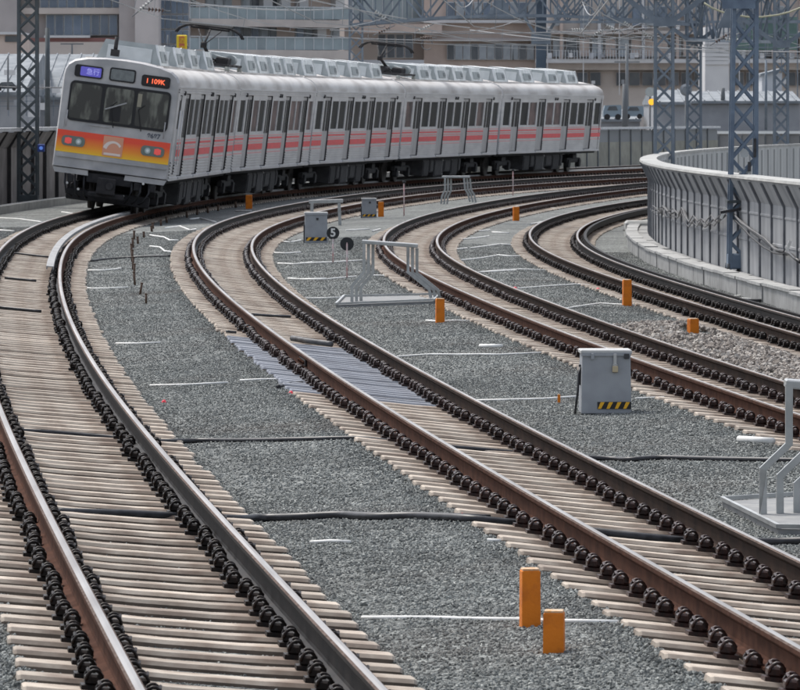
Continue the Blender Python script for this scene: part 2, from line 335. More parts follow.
def seat_stain(m):
    n = m.node_tree.nodes; l = m.node_tree.links; b = n['Principled BSDF']; src = b.inputs['Base Color'].links[0].from_socket
    tc = n.new('ShaderNodeTexCoord'); sp = n.new('ShaderNodeSeparateXYZ'); l.new(tc.outputs['Object'], sp.inputs[0])
    a = n.new('ShaderNodeMath'); a.operation = 'ABSOLUTE'; l.new(sp.outputs[0], a.inputs[0]); d = n.new('ShaderNodeMath'); d.operation = 'SUBTRACT'; l.new(a.outputs[0], d.inputs[0]); d.inputs[1].default_value = .566
    e = n.new('ShaderNodeMath'); e.operation = 'ABSOLUTE'; l.new(d.outputs[0], e.inputs[0])
    oi = n.new('ShaderNodeObjectInfo'); vm = n.new('ShaderNodeVectorMath'); l.new(tc.outputs['Object'], vm.inputs[0]); l.new(oi.outputs['Location'], vm.inputs[1])
    t = n.new('ShaderNodeTexNoise'); t.inputs['Scale'].default_value = 3.5; t.inputs['Detail'].default_value = 6; l.new(vm.outputs[0], t.inputs['Vector'])
    ma = n.new('ShaderNodeMath'); ma.operation = 'MULTIPLY_ADD'; l.new(t.outputs[0], ma.inputs[0]); ma.inputs[1].default_value = -.42; l.new(e.outputs[0], ma.inputs[2])
    r = n.new('ShaderNodeMapRange'); r.inputs[1].default_value = -.10; r.inputs[2].default_value = .10; r.inputs[3].default_value = .8; r.inputs[4].default_value = 0; l.new(ma.outputs[0], r.inputs[0])
    mx = n.new('ShaderNodeMix'); mx.data_type = 'RGBA'; mx.inputs[7].default_value = (.13,.085,.06,1); l.new(r.outputs[0], mx.inputs[0]); l.new(src, mx.inputs[6])
    r3 = n.new('ShaderNodeMapRange'); r3.inputs[1].default_value = .48; r3.inputs[2].default_value = .66; r3.inputs[3].default_value = 0; r3.inputs[4].default_value = .55; l.new(t.outputs[0], r3.inputs[0])
    mx2 = n.new('ShaderNodeMix'); mx2.data_type = 'RGBA'; mx2.inputs[7].default_value = (.17,.125,.10,1); l.new(r3.outputs[0], mx2.inputs[0]); l.new(mx.outputs[2], mx2.inputs[6]); l.new(mx2.outputs[2], b.inputs['Base Color'])
seat_stain(slpA)
def sleeper_mb(m):
    q = MB(); secs = [(-1.0,.100,0),(-.985,.112,.006),(-.5,.116,.004),(-.2,.094,-.004),(.2,.094,-.004),(.5,.116,.004),(.985,.112,.006),(1.0,.100,0)]
    vs = []; fd = []
    for (x, w, t) in secs:
        t -= .006
        vs += [(x,-w-.015,-.16),(x,-w,-.02+t),(x,-w+.018,t),(x,w-.018,t),(x,w,-.02+t),(x,w+.015,-.16)]
    fs = []
    for a in range(len(secs)-1):
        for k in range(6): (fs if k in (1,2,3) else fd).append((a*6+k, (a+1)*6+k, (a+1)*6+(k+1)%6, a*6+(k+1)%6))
    e = (len(secs)-1)*6
    fs += [(0,1,2,3,4,5), tuple(e+k for k in range(6))[::-1]]
    q.add(vs, fs, m)
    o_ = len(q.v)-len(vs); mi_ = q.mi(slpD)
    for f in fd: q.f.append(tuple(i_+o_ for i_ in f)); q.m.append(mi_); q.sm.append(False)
    return q
def fastener_mb(m, sgn=1):
    q = MB()
    q.box((0,0,.010), (.125,.13,.024), m)
    q.box((0,-.004,.047), (.092,.082,.055), m, bev=.016)
    q.box((sgn*.030,.0,.058), (.035,.11,.05), m, bev=.012)
    for yy, zz, rr in ((-.046, .046, .0095), (.040, .050, .0095)):
        pts = [(.041*math.cos(math.pi*k/7), yy-(.014 if yy < 0 else -.014)*math.sin(math.pi*k/7), zz+.052*math.sin(math.pi*k/7)) for k in range(8)]
        q.tube(pts, rr, m, 6)
    q.tube([(-.030*sgn,-.050,.088),(-.034*sgn,0,.099),(-.030*sgn,.044,.090)], .009, m, 5)
    return q
def fastener_lo(m):
    q = MB(); q.box((0,0,.045), (.105,.105,.09), m, taper=.8); return q
LBL = ['curved railway track at far left of the frame with the commuter train standing on it',
       'curved railway track second from the left, with a bolted joint in its rusty left rail',
       'curved railway track third from the left, passing right behind the grey locker with the padlock',
       'curved railway track nearest the ribbed concrete parapet on the right']
RNG = [(15, 335), (15, 330), (34, 320), (52, 315)]
NEAR = [22.5, 25.5, 44, 60]
for i in range(4):
    Z0, Z1 = RNG[i]
    T = empty('railway_track', (0,0,0), LBL[i], 'railway track', 'parallel railway tracks sweeping round the bend')
    mA = [rust, greas, rust, rustdk][i]
    for side in (-1, 1):
        P = rail_prof(side*.566); n = len(P)
        if side == -1: lf = [rust, rust, rust, rustdk][i]; rf = greas
        else: lf = [greas, rustdk, rustdk, greas][i]; rf = rust
        fm = []
        for j in range(n):
            if 8 <= j <= 9: fm.append(shine if j == 9 or side == -1 else shinedk)
            elif j in (7, 10): fm.append(headedge)
            elif j < 7: fm.append(lf)
            else: fm.append(rf)
        fm[n-1] = greas
        q = MB(); sweep(q, i, P, Z0, Z1, 1.5, greas, True, True, fm)
        part('rail', q, T)
    # sleepers
    Sm = [sleeper_mb(slpA).mesh('sleeper'), sleeper_mb(slpB).mesh('sleeper')]
    fmt = [clipd, clipr, clipr, clipd][i]
    FL, FR = fastener_mb(fmt, 1).mesh('rail_fastening'), fastener_mb(fmt, -1).mesh('rail_fastening')
    s = sAt(i, Z0+.3); s1 = sAt(i, Z1); cnt = 0; far = []; ff = []; ffl = []
    while s < s1:
        Z = atS(i, s); M = tframe(i, Z, rng.normal()*.012, -SLP+.002+rng.normal()*.003) @ Matrix.Rotation(rng.normal()*.008, 4, 'Z')
        blue = (i == 1 and 52.5 < Z < 66)
        fpos = [(sd*.566+k*.108, -1 if k > 0 else 1) for sd in (-1, 1) for k in (-1, 1)]
        fpos = [(x, (1 if k == 1 else -1)) for x, k in fpos]
        if Z > NEAR[i] and cnt < 298:
            o = link('sleeper', Sm[1 if blue else 0], T, M)
            if cnt < 74:
                for x, k in fpos: link('rail_fastening', FL if k > 0 else FR, o, Matrix.Translation((x, 0, .0)) @ Matrix.Diagonal((.92,.92,.94,1)))
            elif Z < 175:
                for x, k in fpos: ff.append(M @ Matrix.Translation((x, 0, 0)) @ Matrix.Rotation(0 if k > 0 else math.pi, 4, 'Z'))
            else:
                for x, k in fpos: ffl.append(M @ Matrix.Translation((x, 0, 0)))
            cnt += 1
        else:
            far.append(M)
            for x, k in fpos: ffl.append(M @ Matrix.Translation((x, 0, 0)))
        s += (.50 if blue else .575)
    joined('sleepers', sleeper_mb(slpF), far, T)
    if ff: joined('rail_fastenings', fastener_mb(fmt, 1), ff, T)
    joined('distant_rail_fastenings', fastener_lo(fmt), ffl, T)
    # guard rails inside the right-hand rail
    if i in (0, 3):
        gm = mat('galvanised_guard_rail', (.34,.34,.34), .6, .2, col2=(.2,.2,.2), scale=4)
        q = MB(); o0 = .566-.15
        P = [(o0-.075,-.03),(o0-.075,.028),(o0+.045,.028),(o0+.045,-.03),(o0+.03,-.03),(o0+.03,.010),(o0-.06,.010),(o0-.06,-.03)] if i == 0 else [(o0-.05,-.14),(o0-.03,-.02),(o0-.035,.012),(o0+.035,.012),(o0+.03,-.02),(o0+.01,-.14)]
        if i == 3: P = [(a+.34, b-.0) for a, b in P]
        sweep(q, i, P, 88.5 if i == 0 else 66, 300, 1.5, gm if i == 0 else greas)
        part('guard_rail', q, T)
# joint bars on the second track
q = MB(); T2 = [o for o in S.collection.objects if o.name == 'railway_track.001'][0]; Zj = G(331,379).y
for sgn in (-1, 1):
    q2 = [(-.566+sgn*.012,-.11),(-.566+sgn*.034,-.11),(-.566+sgn*.034,-.045),(-.566+sgn*.012,-.045)]
    sweep(q, 1, q2, Zj-.45, Zj+.45, .3, greas)
for k in range(4):
    q.cyl(tp(1, Zj-.33+.22*k, -.566-.045, -.078), .018, .03, rust, 8, 'X')
part('joint_bar', q, T2)
# ---------------------------------------------------------------- right-hand bench and parapet
cpale = mat('pale_concrete', (.44,.44,.42), .9, col2=(.33,.33,.32), scale=2.2, bump=.1, bscale=30, var=.06)
cgrey = mat('weathered_parapet_concrete', (.31,.315,.325), .9, col2=(.21,.215,.225), scale=1.8, bump=.08, bscale=25, var=.10, stretch=(1,1,.35))
crib = mat('parapet_rib', (.20,.21,.225), .85, col2=(.13,.135,.15), scale=4, var=.12)
cout = mat('outer_panel_concrete', (.46,.47,.46), .85, col2=(.36,.37,.37), scale=1.5, stretch=(1,1,.2), var=.05)
PB = -.215                                   # bench top (absolute height)
def ap(i, Z, off, z):                        # point beside a track at an absolute height
    p = tp(i, Z, off, 0, False); p.z = z; return p
def strip(mb, i, prof, s0, s1, n, m, caps=True, fm=None):
    np_ = len(prof); vs = []
    for k in range(n+1):
        Z = atS(i, s0+(s1-s0)*k/n)
        for (o, z) in prof: vs.append(ap(i, Z, o, z))
    b = len(mb.v)
    for v in vs: mb.v.append(tuple(v))
    for j in range(np_):
        mm = mb.mi(fm[j] if fm else m)
        for k in range(n): mb.f.append((b+k*np_+j, b+(k+1)*np_+j, b+(k+1)*np_+(j+1) % np_, b+k*np_+(j+1) % np_)); mb.m.append(mm); mb.sm.append(False)
    if caps:
        mm = mb.mi(m)
        mb.f.append(tuple(b+q for q in range(np_))); mb.m.append(mm); mb.sm.append(False)
        mb.f.append(tuple(b+n*np_+q for q in range(np_))[::-1]); mb.m.append(mm); mb.sm.append(False)
cben = mat('bench_concrete', (.34,.34,.335), .9, col2=(.24,.24,.235), scale=2.6, bump=.1, bscale=30, var=.08)
T = empty('cable_trough', (0,0,0), 'low pale concrete cable trough bench running along the foot of the right parapet', 'cable trough')
sA, sB = sAt(3, 58), sAt(3, 141); k = 0; s = sA
while s < sB:
    L = 1.9; lift = rng.normal()*.006; o = rng.normal()*.01
    q = MB(); strip(q, 3, [(BENCH0+o,-.62),(BENCH0+o,PB-.05+lift),(BENCH0+.03+o,PB-.045+lift),(WALLOFF-.03,PB-.05+lift),(WALLOFF-.03,-.62)], s+.012, s+L-.012, 2, cben)
    part('trough_block', q, T)
    q = MB(); strip(q, 3, [(BENCH0-.03+o,PB-.048+lift),(BENCH0-.03+o,PB+lift),(BENCH0+.26,PB+.002+lift),(BENCH0+.26,PB-.046+lift)], s+.02, s+L-.02, 2, mat('trough_cover_concrete', (.40,.40,.39), .9, col2=(.29,.29,.285), scale=4, bump=.1, bscale=30, var=.12))
    part('trough_cover', q, T)
    s += L
q = MB(); e = ap(3, atS(3, sB), BENCH0+.2, PB-.2)
q.box(e, (.7,1.2,.55), cpale, bev=.06); part('trough_end_block', q, T)
T = empty('parapet_wall', (0,0,0), 'ribbed grey concrete parapet wall with pale coping curving along the right side', 'parapet wall')
PH = 1.77; zt = PB+PH
s = sAt(3, 52); s1 = sAt(3, 330); L = 1.8; n = 0
ribm = None
while s < s1 and n < 200:
    q = MB(); W0 = WALLOFF
    prof = [(W0,PB-.1),(W0,PB+.55),(W0-.012,PB+.56),(W0-.012,PB+.60),(W0,PB+.61),(W0,PB+1.05),(W0-.012,PB+1.06),(W0-.012,PB+1.09),(W0,PB+1.1),(W0,PB+1.28),(W0-.2,PB+1.70),(W0+.16,PB+1.70),(W0+.16,-2.6),(W0+.06,-2.6)]
    fm = [cgrey]*11+[cout]*3
    strip(q, 3, prof, s+.012, s+L-.012, 1, cgrey, True, fm)
    part('wall_panel', q, T)
    q = MB(); strip(q, 3, [(W0-.235,PB+1.703),(W0-.225,zt-.02),(W0+.19,zt-.01),(W0+.19,PB+1.703)], s+.006, s+L-.006, 1, cpale)
    part('coping', q, T)
    q = MB(); strip(q, 3, [(W0-.035,PB-.05),(W0-.038,PB+1.26),(W0-.228,PB+1.66),(W0-.19,PB+1.66),(W0-.003,PB+1.27),(W0-.003,PB-.05)], s-.045, s+.045, 1, crib)
    part('wall_rib', q, T)
    if s > sAt(3, 128):
        q = MB(); strip(q, 3, [(W0+.163,-2.6),(W0+.163,PB+1.6),(W0+.21,PB+1.6),(W0+.21,-2.6)], s+.84, s+.90, 1, cout); part('outer_rib', q, T)
    s += L; n += 1
# cables looping along the parapet
cabm = mat('weathered_cable', (.07,.07,.075), .6, col2=(.15,.15,.155), scale=12)
blk = mat('black_rubber', (.018,.018,.02), .45, col2=(.04,.04,.045), scale=14)
whp = mat('white_plastic', (.72,.72,.70), .5, col2=(.6,.6,.58), scale=8)
def wallpt(px, py):                          # a point on the parapet face seen at a pixel (near part of the wall)
    best = None
    for Z in np.arange(62, 133, .25):
        p = ap(3, Z, WALLOFF-.07, 0); x = 400+F*p.x/p.y
        if best is None or abs(x-px) < best[0]: best = (abs(x-px), p)
    p = best[1]; p.z = CZ-(py-YH)*p.y/F; return p
for (pl, r, cols, lab) in (
  ([(655,208),(660,213),(665,207),(670,214),(676,212),(681,216),(684,210),(688,221),(692,223),(696,218),(700,225),(704,220),(708,225),(714,219),(718,222),(722,218),(727,214)], .022, cabm, 'wavy grey cable bundle looped along the far half of the ribbed right parapet'),
  ([(730,212),(736,218),(744,224),(755,233),(768,243),(778,251),(786,254)], .03, cabm, 'grey cable bundle sagging down across the right parapet below the white tag'),
  ([(784,252),(790,254),(794,258),(800,262)], .03, blk, 'short black cable end hanging at the right edge of the parapet')):
    q = MB(); P = [wallpt(*a) for a in pl]
    q.tube(P, r, cols, 6)
    if cols is cabm:
        q.tube([p+Vector((-.05,0,.05+.03*math.sin(i*2.1))) for i, p in enumerate(P)], r*.6, cabm, 5)
        q.tube([p+Vector((-.06,0,-.05+.04*math.sin(i*1.3))) for i, p in enumerate(P)], r*.5, blk, 5)
    o = part('cable_bundle', q); tag(o, lab, 'cable')
for (px, py, lab) in ((728,214,'small white tag tied to the parapet cable beside the lattice mast'), (794,246,'small pale tag on the cable at the right edge of the parapet')):
    q = MB(); p = wallpt(px, py); q.box(p+Vector((-.1,-.05,0)), (.05,.02,.20), whp, Matrix.Rotation(.35,3,'Y'), bev=.006); tag(part('cable_tag', q), lab, 'tag')
# ---------------------------------------------------------------- left parapet and far parapet
wallf = mat('dark_stained_wall', (.24,.225,.215), .9, col2=(.32,.30,.29), scale=2, var=.15)
wcap = mat('white_painted_cap', (.66,.67,.68), .6, col2=(.52,.53,.54), scale=3)
T = empty('parapet_wall', (0,0,0), 'dark parapet with upright posts and a white top rail at the far left behind the lattice mast', 'parapet wall')
s = sAt(0, 118); e = sAt(0, 178); LO = -4.45; zb, ztp = TRK[0][1]-.12, 2.25
while s < e:
    q = MB(); strip(q, 0, [(LO,zb),(LO,ztp-.55),(LO-.12,ztp-.55),(LO-.12,zb)], s+.01, s+1.18, 1, wallf); part('wall_panel', q, T)
    q = MB(); strip(q, 0, [(LO+.02,ztp-.56),(LO+.30,ztp-.13),(LO+.27,ztp-.13),(LO-.01,ztp-.54)], s+.02, s+1.17, 1, wallf); part('flared_panel', q, T)
    q = MB(); strip(q, 0, [(LO+.12,ztp-.1),(LO+.10,ztp),(LO+.44,ztp),(LO+.42,ztp-.1)], s, s+1.195, 1, wcap); part('top_rail', q, T)
    wk = wk+1 if 'wk' in globals() else 0
    if wk % 2: s += 1.2; continue
    q = MB(); strip(q, 0, [(LO+.10,zb),(LO+.10,ztp-.55),(LO+.36,ztp-.1),(LO+.22,ztp-.06),(LO+.004,ztp-.5),(LO+.004,zb)], s-.05, s+.05, 1, mat('dark_post', (.03,.03,.033), .7, col2=(.05,.045,.045), scale=5)); part('wall_post', q, T)
    s += 1.2
T = empty('kerb', (0,0,0), 'pale concrete kerb at the foot of the left parapet', 'kerb')
s = sAt(0, 110)
while s < sAt(0, 178):
    q = MB(); strip(q, 0, [(LO+1.15,-.2),(LO+1.15,zb+.16),(LO+.85,zb+.16),(LO+.85,-.2)], s+.01, s+1.48, 1, cpale); part('kerb_stone', q, T); s += 1.5
beige = mat('beige_panel', (.34,.33,.28), .85, col2=(.27,.26,.225), scale=2, var=.10)
fpost = mat('fence_post_grey', (.13,.14,.15), .7)
T = empty('parapet_wall', (0,0,0), 'distant beige panelled parapet beyond the tail of the train', 'parapet wall')
s = sAt(0, 232); e = sAt(0, 272); k = 0; LO2 = -3.6
while s < e:
    hh = 2.15 if k < 6 else 1.25
    q = MB(); strip(q, 0, [(LO2,0),(LO2,hh),(LO2-.12,hh),(LO2-.12,0)], s+.02, s+1.93, 1, beige); part('wall_panel', q, T)
    if hh < 2:
        q = MB(); strip(q, 0, [(LO2-.02,1.25),(LO2-.02,1.8),(LO2-.05,1.8),(LO2-.05,1.25)], s+.05, s+1.9, 1, mat('mesh_panel', (.26,.27,.28), .8, var=.1)); part('upper_panel', q, T)
        q = MB(); strip(q, 0, [(LO2+.15,1.86),(LO2+.15,1.96),(LO2-.15,1.96),(LO2-.15,1.86)], s, s+1.94, 1, wcap); part('cap', q, T)
        q = MB(); strip(q, 0, [(LO2+.05,0),(LO2+.05,1.85),(LO2+.003,1.85),(LO2+.003,0)], s-.05, s+.05, 1, fpost); part('wall_post', q, T)
    s += 1.95; k += 1
# far boundary fence with pale cap beyond the masts
T = empty('boundary_fence', (0,0,0), 'distant grey boundary fence with dark posts and a white cap behind the right-hand masts', 'fence')
fg = mat('fence_panel_grey', (.21,.21,.215), .85, col2=(.28,.27,.26), scale=.8, var=.14)
fw = mat('fence_cap_white', (.78,.78,.76), .6)
for k in range(34):
    Y = 284+k*.1; x0 = (625-400)*284/F+k*.62; zt2 = CZ-(134-YH)*284/F
    q = MB(); q.box((x0+.3, Y, zt2/2-.6), (.58,.06,zt2+1.2), fg); part('fence_panel', q, T)
    q = MB(); q.box((x0, Y-.06, zt2/2-.6), (.09,.09,zt2+1.0), fpost); part('fence_post', q, T)
    q = MB(); q.box((x0+.3, Y-.02, zt2+.07), (.63,.3,.14), fw); part('cap', q, T)
# ---------------------------------------------------------------- lattice masts and portals
blue = mat('blue_grey_steel', (.155,.205,.27), .6, .1, col2=(.09,.12,.17), scale=2.5)
dgrey = mat('grey_green_steel', (.085,.10,.11), .6, .2, col2=(.06,.07,.075), scale=2.5)
farst = mat('weathered_grey_steel', (.20,.235,.275), .6, .1, col2=(.13,.16,.195), scale=2)
def lattice_column(q, base, top, wb, wt, m, leg=.075, cell=.55, lac=.022):
    base, top = Vector(base), Vector(top); H = (top-base).length
    def cor(t, sx, sy): w = wb+(wt-wb)*t; return base+(top-base)*t+Vector((sx*w/2, sy*w/2, 0))
    for sx in (-1,1):
        for sy in (-1,1): q.bar(cor(0,sx,sy), cor(1,sx,sy), leg, leg, m)
    n = max(2, int(round(H/cell)))
    for k in range(n):
        a, b = k/n, (k+1)/n
        for sg in (-1,1):
            q.bar(cor(a,-1,sg)+Vector((0,sg*.02,0)), cor(b,1,sg)+Vector((0,sg*.02,0)), lac*2.4, .012, m); q.bar(cor(a,1,sg)-Vector((0,sg*.0,0)), cor(b,-1,sg)-Vector((0,sg*.0,0)), lac*2.4, .012, m)
            q.bar(cor(a,sg,-1), cor(b,sg,1), .012, lac*2, m); q.bar(cor(a,sg,1), cor(b,sg,-1), .012, lac*2, m)
def mast(X, Y, zb, ztop, wb, wt, m, label, foot=True, lean=0, cell=.5):
    T = empty('lattice_mast', (X, Y, zb), label, 'lattice mast', 'steel lattice masts beside the tracks')
    q = MB(); lattice_column(q, (0,0,0), (lean,0,ztop-zb), wb, wt, m, cell=cell); part('lattice_column', q, T)
    if foot:
        q = MB(); q.box((0,0,.14), (wb+.08,wb+.08,.28), m, bev=.02, taper=.95); 
        for sx in (-1,1):
            for sy in (-1,1): q.cyl((sx*(wb/2+.03), sy*(wb/2+.03), .05), .03,.1, fpost, 8)
        part('base_shoe', q, T)
    return T
p = wallpt(741, 268); wcap_ = mat('pale_gap_fill', (.36,.38,.39), .6)
M1 = mast((742-400)*100.5/F, 100.5, PB, 9, .48, .36, blue, 'blue-grey lattice mast standing against the ribbed right parapet, nearest and tallest', lean=.10)
q = MB(); q.box((0.02,-.02,1.25),(.62,.6,.05), dgrey); part('bracket', q, M1)
q = MB(); q.box((.22,-.28,2.25),(.05,.05,.35), blk); q.box((.12,-.27,1.9),(.06,.05,.18), blk); part('small_box', q, M1)
q = MB()
for z_ in (1.1,1.45,1.8,2.15): q.cyl((.03,-.22,z_), .085, .02, wcap_, 8, 'Y', smooth=False)  # pale octagons added to stand in for bright gaps between the lacing
part('pale_gap_disc', q, M1)
q = MB(); q.bar((-.42,-.32,1.05),(.35,-.3,1.18),.05,.05,blk); part('cable_bracket', q, M1)
X2 = (664-400)*150/F; M2 = mast(X2, 150, 0, 9, .50,.46, farst, 'lattice mast rising behind the left end of the right parapet coping')
X3 = (694-400)*200/F; M3 = mast(X3, 200, 0, 9.5, .50,.48, farst, 'lattice mast just right of the first mast beyond the parapet', cell=.5)
X4 = (781-400)*194/F; M4 = mast(X4, 194, 0, 9.5, .48,.46, farst, 'lattice mast at the upper right edge beyond the parapet coping')
XL = (28-400)*152/F; M5 = mast(XL, 152, TRK[0][1]-.1, 9, .52,.50, dgrey, 'dark lattice mast at the far left beside the train front')
XB = (356-400)*206/F; M6 = mast(XB, 206, 0, 9.6, .5,.48, farst, 'lattice mast seen between the apartment balconies above the train roof', foot=False)
T = empty('steel_post', ((541-400)*245/F, 245, 0), 'solid dark blue steel post rising behind the last carriage roof', 'steel post')
q = MB(); q.box((0,0,4.6), (.46,.4,9.2), mat('dark_blue_post', (.05,.075,.11), .5, col2=(.08,.11,.15), scale=1.5)); part('shaft', q, T)
q = MB()
for sg in (-1,1): q.bar((sg*.1,-.25,5.9),(sg*1.5,-.25,8.2),.13,.1,farst)
q.box((0,-.27,6.0),(.9,.04,.5),farst); part('knee_brace', q, T)
def truss(name, A, B, h, d, m, label, arch=0, cell=1.0, group='lattice portal beams over the tracks'):
    A, B = Vector(A), Vector(B); L = (B-A).length; t = (B-A).normalized(); u = Vector((-t.y, t.x, 0))
    T = empty(name, A, label, 'portal beam', group); q = MB(); n = int(L/cell)
    def P(k, top, sd):
        f_ = k/n; return t*L*f_+Vector((0,0,arch*math.sin(math.pi*f_)))+Vector((0,0,h if top else 0))+u*sd*d/2
    for sd in (-1,1):
        for top in (0,1):
            for k in range(n): q.bar(P(k,top,sd), P(k+1,top,sd), .11,.11, m)
    part('chord', q, T); q = MB()
    for sd in (-1,1):
        for k in range(n):
            a, b = (P(k,0,sd), P(k+1,1,sd)) if k % 2 else (P(k,1,sd), P(k+1,0,sd)); q.bar(a, b, .075,.05, m)
            q.bar(P(k,0,sd), P(k,1,sd), .05,.04, m)
            if k % 2 == 0: q.bar(P(k,1,sd)+u*0, P(k+1,0,sd), .05, .04, m)
    for k in range(n):
        for top in (0,1): q.bar(P(k,top,-1), P(k+1,top,1), .05,.04, m); q.bar(P(k,top,1), P(k+1,top,-1), .05,.04, m)
    part('lacing', q, T); return T
zc = lambda py, Y: CZ-(py-YH)*Y/F
truss('portal_beam', (XB,206,zc(25,206)), (X3,200,zc(25,200)), 1.15, .7, farst, 'long lattice portal beam between the mast above the train roof and the mast beyond the parapet', arch=.35, cell=.95)
truss('portal_beam', (X3,200,zc(40,200)), (X4,194,zc(42,194)), 1.6, .7, farst, 'short deep lattice beam joining the two masts beyond the right parapet', cell=.8)
truss('portal_beam', (XL,152,zc(-6,152)), (X2,150,zc(-1,150)), 1.0, .6, farst, 'lattice portal beam spanning from the far left mast to the mast behind the parapet', arch=.5, cell=1.0)
truss('portal_beam', ((541-400)*245/F,245,zc(22,245)), ((830-400)*236/F,236,zc(22,236)), 1.3, .8, farst, 'farthest lattice portal beam running right from the solid blue post', arch=0, cell=1.1)
for (X, Y, py, w, lab, mm) in ((X2,150,22,1.2,'riveted gusset on the mast at the left end of the parapet coping',farst),(X3,200,41,1.1,'riveted gusset on the mast just right of the first one beyond the parapet',farst),(X4,194,44,1.3,'riveted gusset on the mast at the upper right edge',farst),(p.x,100.5,2,.9,'riveted gusset at the top of the nearest blue-grey mast',blue)):
    T = empty('mast_gusset', (X,Y,zc(py,Y)), lab, 'gusset'); q = MB(); q.box((0,-.33,0),(.62,.03,.26),mm); part('plate', q, T)
    q = MB()
    for sg in (-1,1): q.bar((sg*.25,-.33,.05),(sg*(.25+w*1.35),-.33,.05+w),.14,.04,mm); q.bar((sg*.25,.2,.05),(sg*(.25+w*1.35),.2,.05+w),.1,.04,mm)
    part('knee_brace', q, T)
for (px, py, Y, lab) in ((731,21,160,'grey triangular plate hanging from the beam left of the nearest mast'),(500,12,240,'grey triangular plate under the lattice beam left of the blue post')):
    q = MB(); s_ = Y/F; q.prism([(-14*s_,-7*s_),(14*s_,-7*s_),(4*s_,12*s_),(-5*s_,12*s_)], -.03,.03, farst); tag(part('hanging_plate', q, None, Matrix.Translation(((px-400)*s_,Y,zc(py,Y)))), lab, 'steel plate')
# pale drooping hose between the right masts
q = MB(); hp = [(704,3),(712,8),(722,12),(735,15),(748,17),(762,17),(778,15),(790,12),(800,8),(812,2)]
q.tube([((x-400)*185/F,185,zc(y,185)) for x, y in hp], .032, mat('cream_hose', (.42,.41,.28), .5), 8); tag(part('hose', q), 'cream coloured hose sagging between the masts in the upper right corner', 'hose')
# ---------------------------------------------------------------- overhead wires
wirem = mat('overhead_wire', (.30,.31,.32), .5, .3)
for i in range(4):
    T = empty('overhead_line', (0,0,0), ['overhead contact wire above the train track','overhead contact wire above the second track from the left','overhead contact wire above the third track','overhead contact wire above the track by the parapet'][i], 'overhead wire', 'overhead wires following the tracks')
    zs = [60, 101, 151, 200, 245, 300]; q = MB(); q2 = MB(); q3 = MB(); P1 = []; P2 = []
    for a in range(len(zs)-1):
        nseg = 10
        for k in range(nseg+(a == len(zs)-2)):
            t = k/nseg; Z = zs[a]+(zs[a+1]-zs[a])*t; c = tp(i, zs[a]); d = tp(i, zs[a+1]); c = c+(d-c)*t
            P1.append(Vector((c.x, c.y, 5.12+TRK[i][1]))); P2.append(Vector((c.x+.05, c.y, 6.0-.75*4*t*(1-t)+TRK[i][1])))
            if k % 2 == 1: q3.bar(P1[-1], P2[-1], .016,.016, wirem)
    q.tube(P1, .014, wirem, 4); q2.tube(P2, .014, wirem, 4)
    part('contact_wire', q, T); part('messenger_wire', q2, T); part('dropper_wires', q3, T)
def span(a, b, sag, r, m, lab, n=14):
    A = Vector(((a[0]-400)*a[2]/F, a[2], zc(a[1],a[2]))); B = Vector(((b[0]-400)*b[2]/F, b[2], zc(b[1],b[2])))
    q = MB(); q.tube([A+(B-A)*k/n-Vector((0,0,sag*4*k/n*(1-k/n))) for k in range(n+1)], r, m, 5); tag(part('span_wire', q), lab, 'wire', 'feeder and span wires below the lattice beams')
span((290,-5,170),(470,28,230), .1,.022, wirem, 'pale feeder wire slanting down to the right above the train roof')
span((330,30,200),(680,26,210), .2,.02, wirem, 'upper pale span wire below the lattice beam')
span((350,38,210),(660,36,215), .15,.016, wirem, 'middle pale span wire below the lattice beam')
span((470,30,215),(800,52,190), .2,.018, wirem, 'span wire slanting down towards the upper right masts')
span((150,-3,150),(350,8,205), .2,.022, wirem, 'feeder wire at the top of the picture left of centre')
span((-20,85,170),(75,87,165), .05,.018, cabm, 'thin wire crossing behind the far left mast')
span((180,22,150),(232,27,158), .0,.03, blk, 'dark thin tube above the first pantograph')
insm = mat('brown_insulator', (.10,.055,.04), .3); insw = mat('pale_insulator', (.55,.55,.52), .3)
k = 0
INS = [(425,28,215),(427,38,215),(381,15,200),(385,30,200),(578,30,225),(586,38,225),(598,33,225),(606,36,225),(618,30,230),(629,26,230),(640,30,230),(648,36,230),(612,28,228),(722,38,190),(733,40,190),(145,6,160),(157,10,160)]
INS.sort(); ORD = ['first','second','third','fourth','fifth','sixth','seventh','eighth','ninth','tenth','eleventh','twelfth','thirteenth','fourteenth','fifteenth','sixteenth','seventeenth','eighteenth','nineteenth','twentieth']
INSL = [ORD[a]+' overhead line insulator counted from the left, below the lattice beams' for a in range(len(INS))]
for (px, py, Y) in INS:
    T = empty('insulator', ((px-400)*Y/F, Y, zc(py,Y)), INSL[k], 'insulator', 'small insulators on the overhead line'); k += 1
    a = rng.uniform(-.7,.7); q = MB(); dx, dz = math.cos(a), math.sin(a)
    for j in range(5): q.tube([(-.25*dx+j*.1*dx,0,-.25*dz+j*.1*dz),(-.2*dx+j*.1*dx,0,-.2*dz+j*.1*dz)], [.085,.03], [insm,insw][k % 2], 8)
    part('shed', q, T); q = MB(); q.tube([(-.5*dx,0,-.5*dz),(.4*dx,0,.4*dz)], .018, fpost, 5); part('rod', q, T)
    if k % 3 == 0:
        q = MB(); q.tube([(.0+.22*math.cos(t),0,-.25+.22*math.sin(t)) for t in np.linspace(0,5.5,12)], .018, fpost, 5); part('ring', q, T)
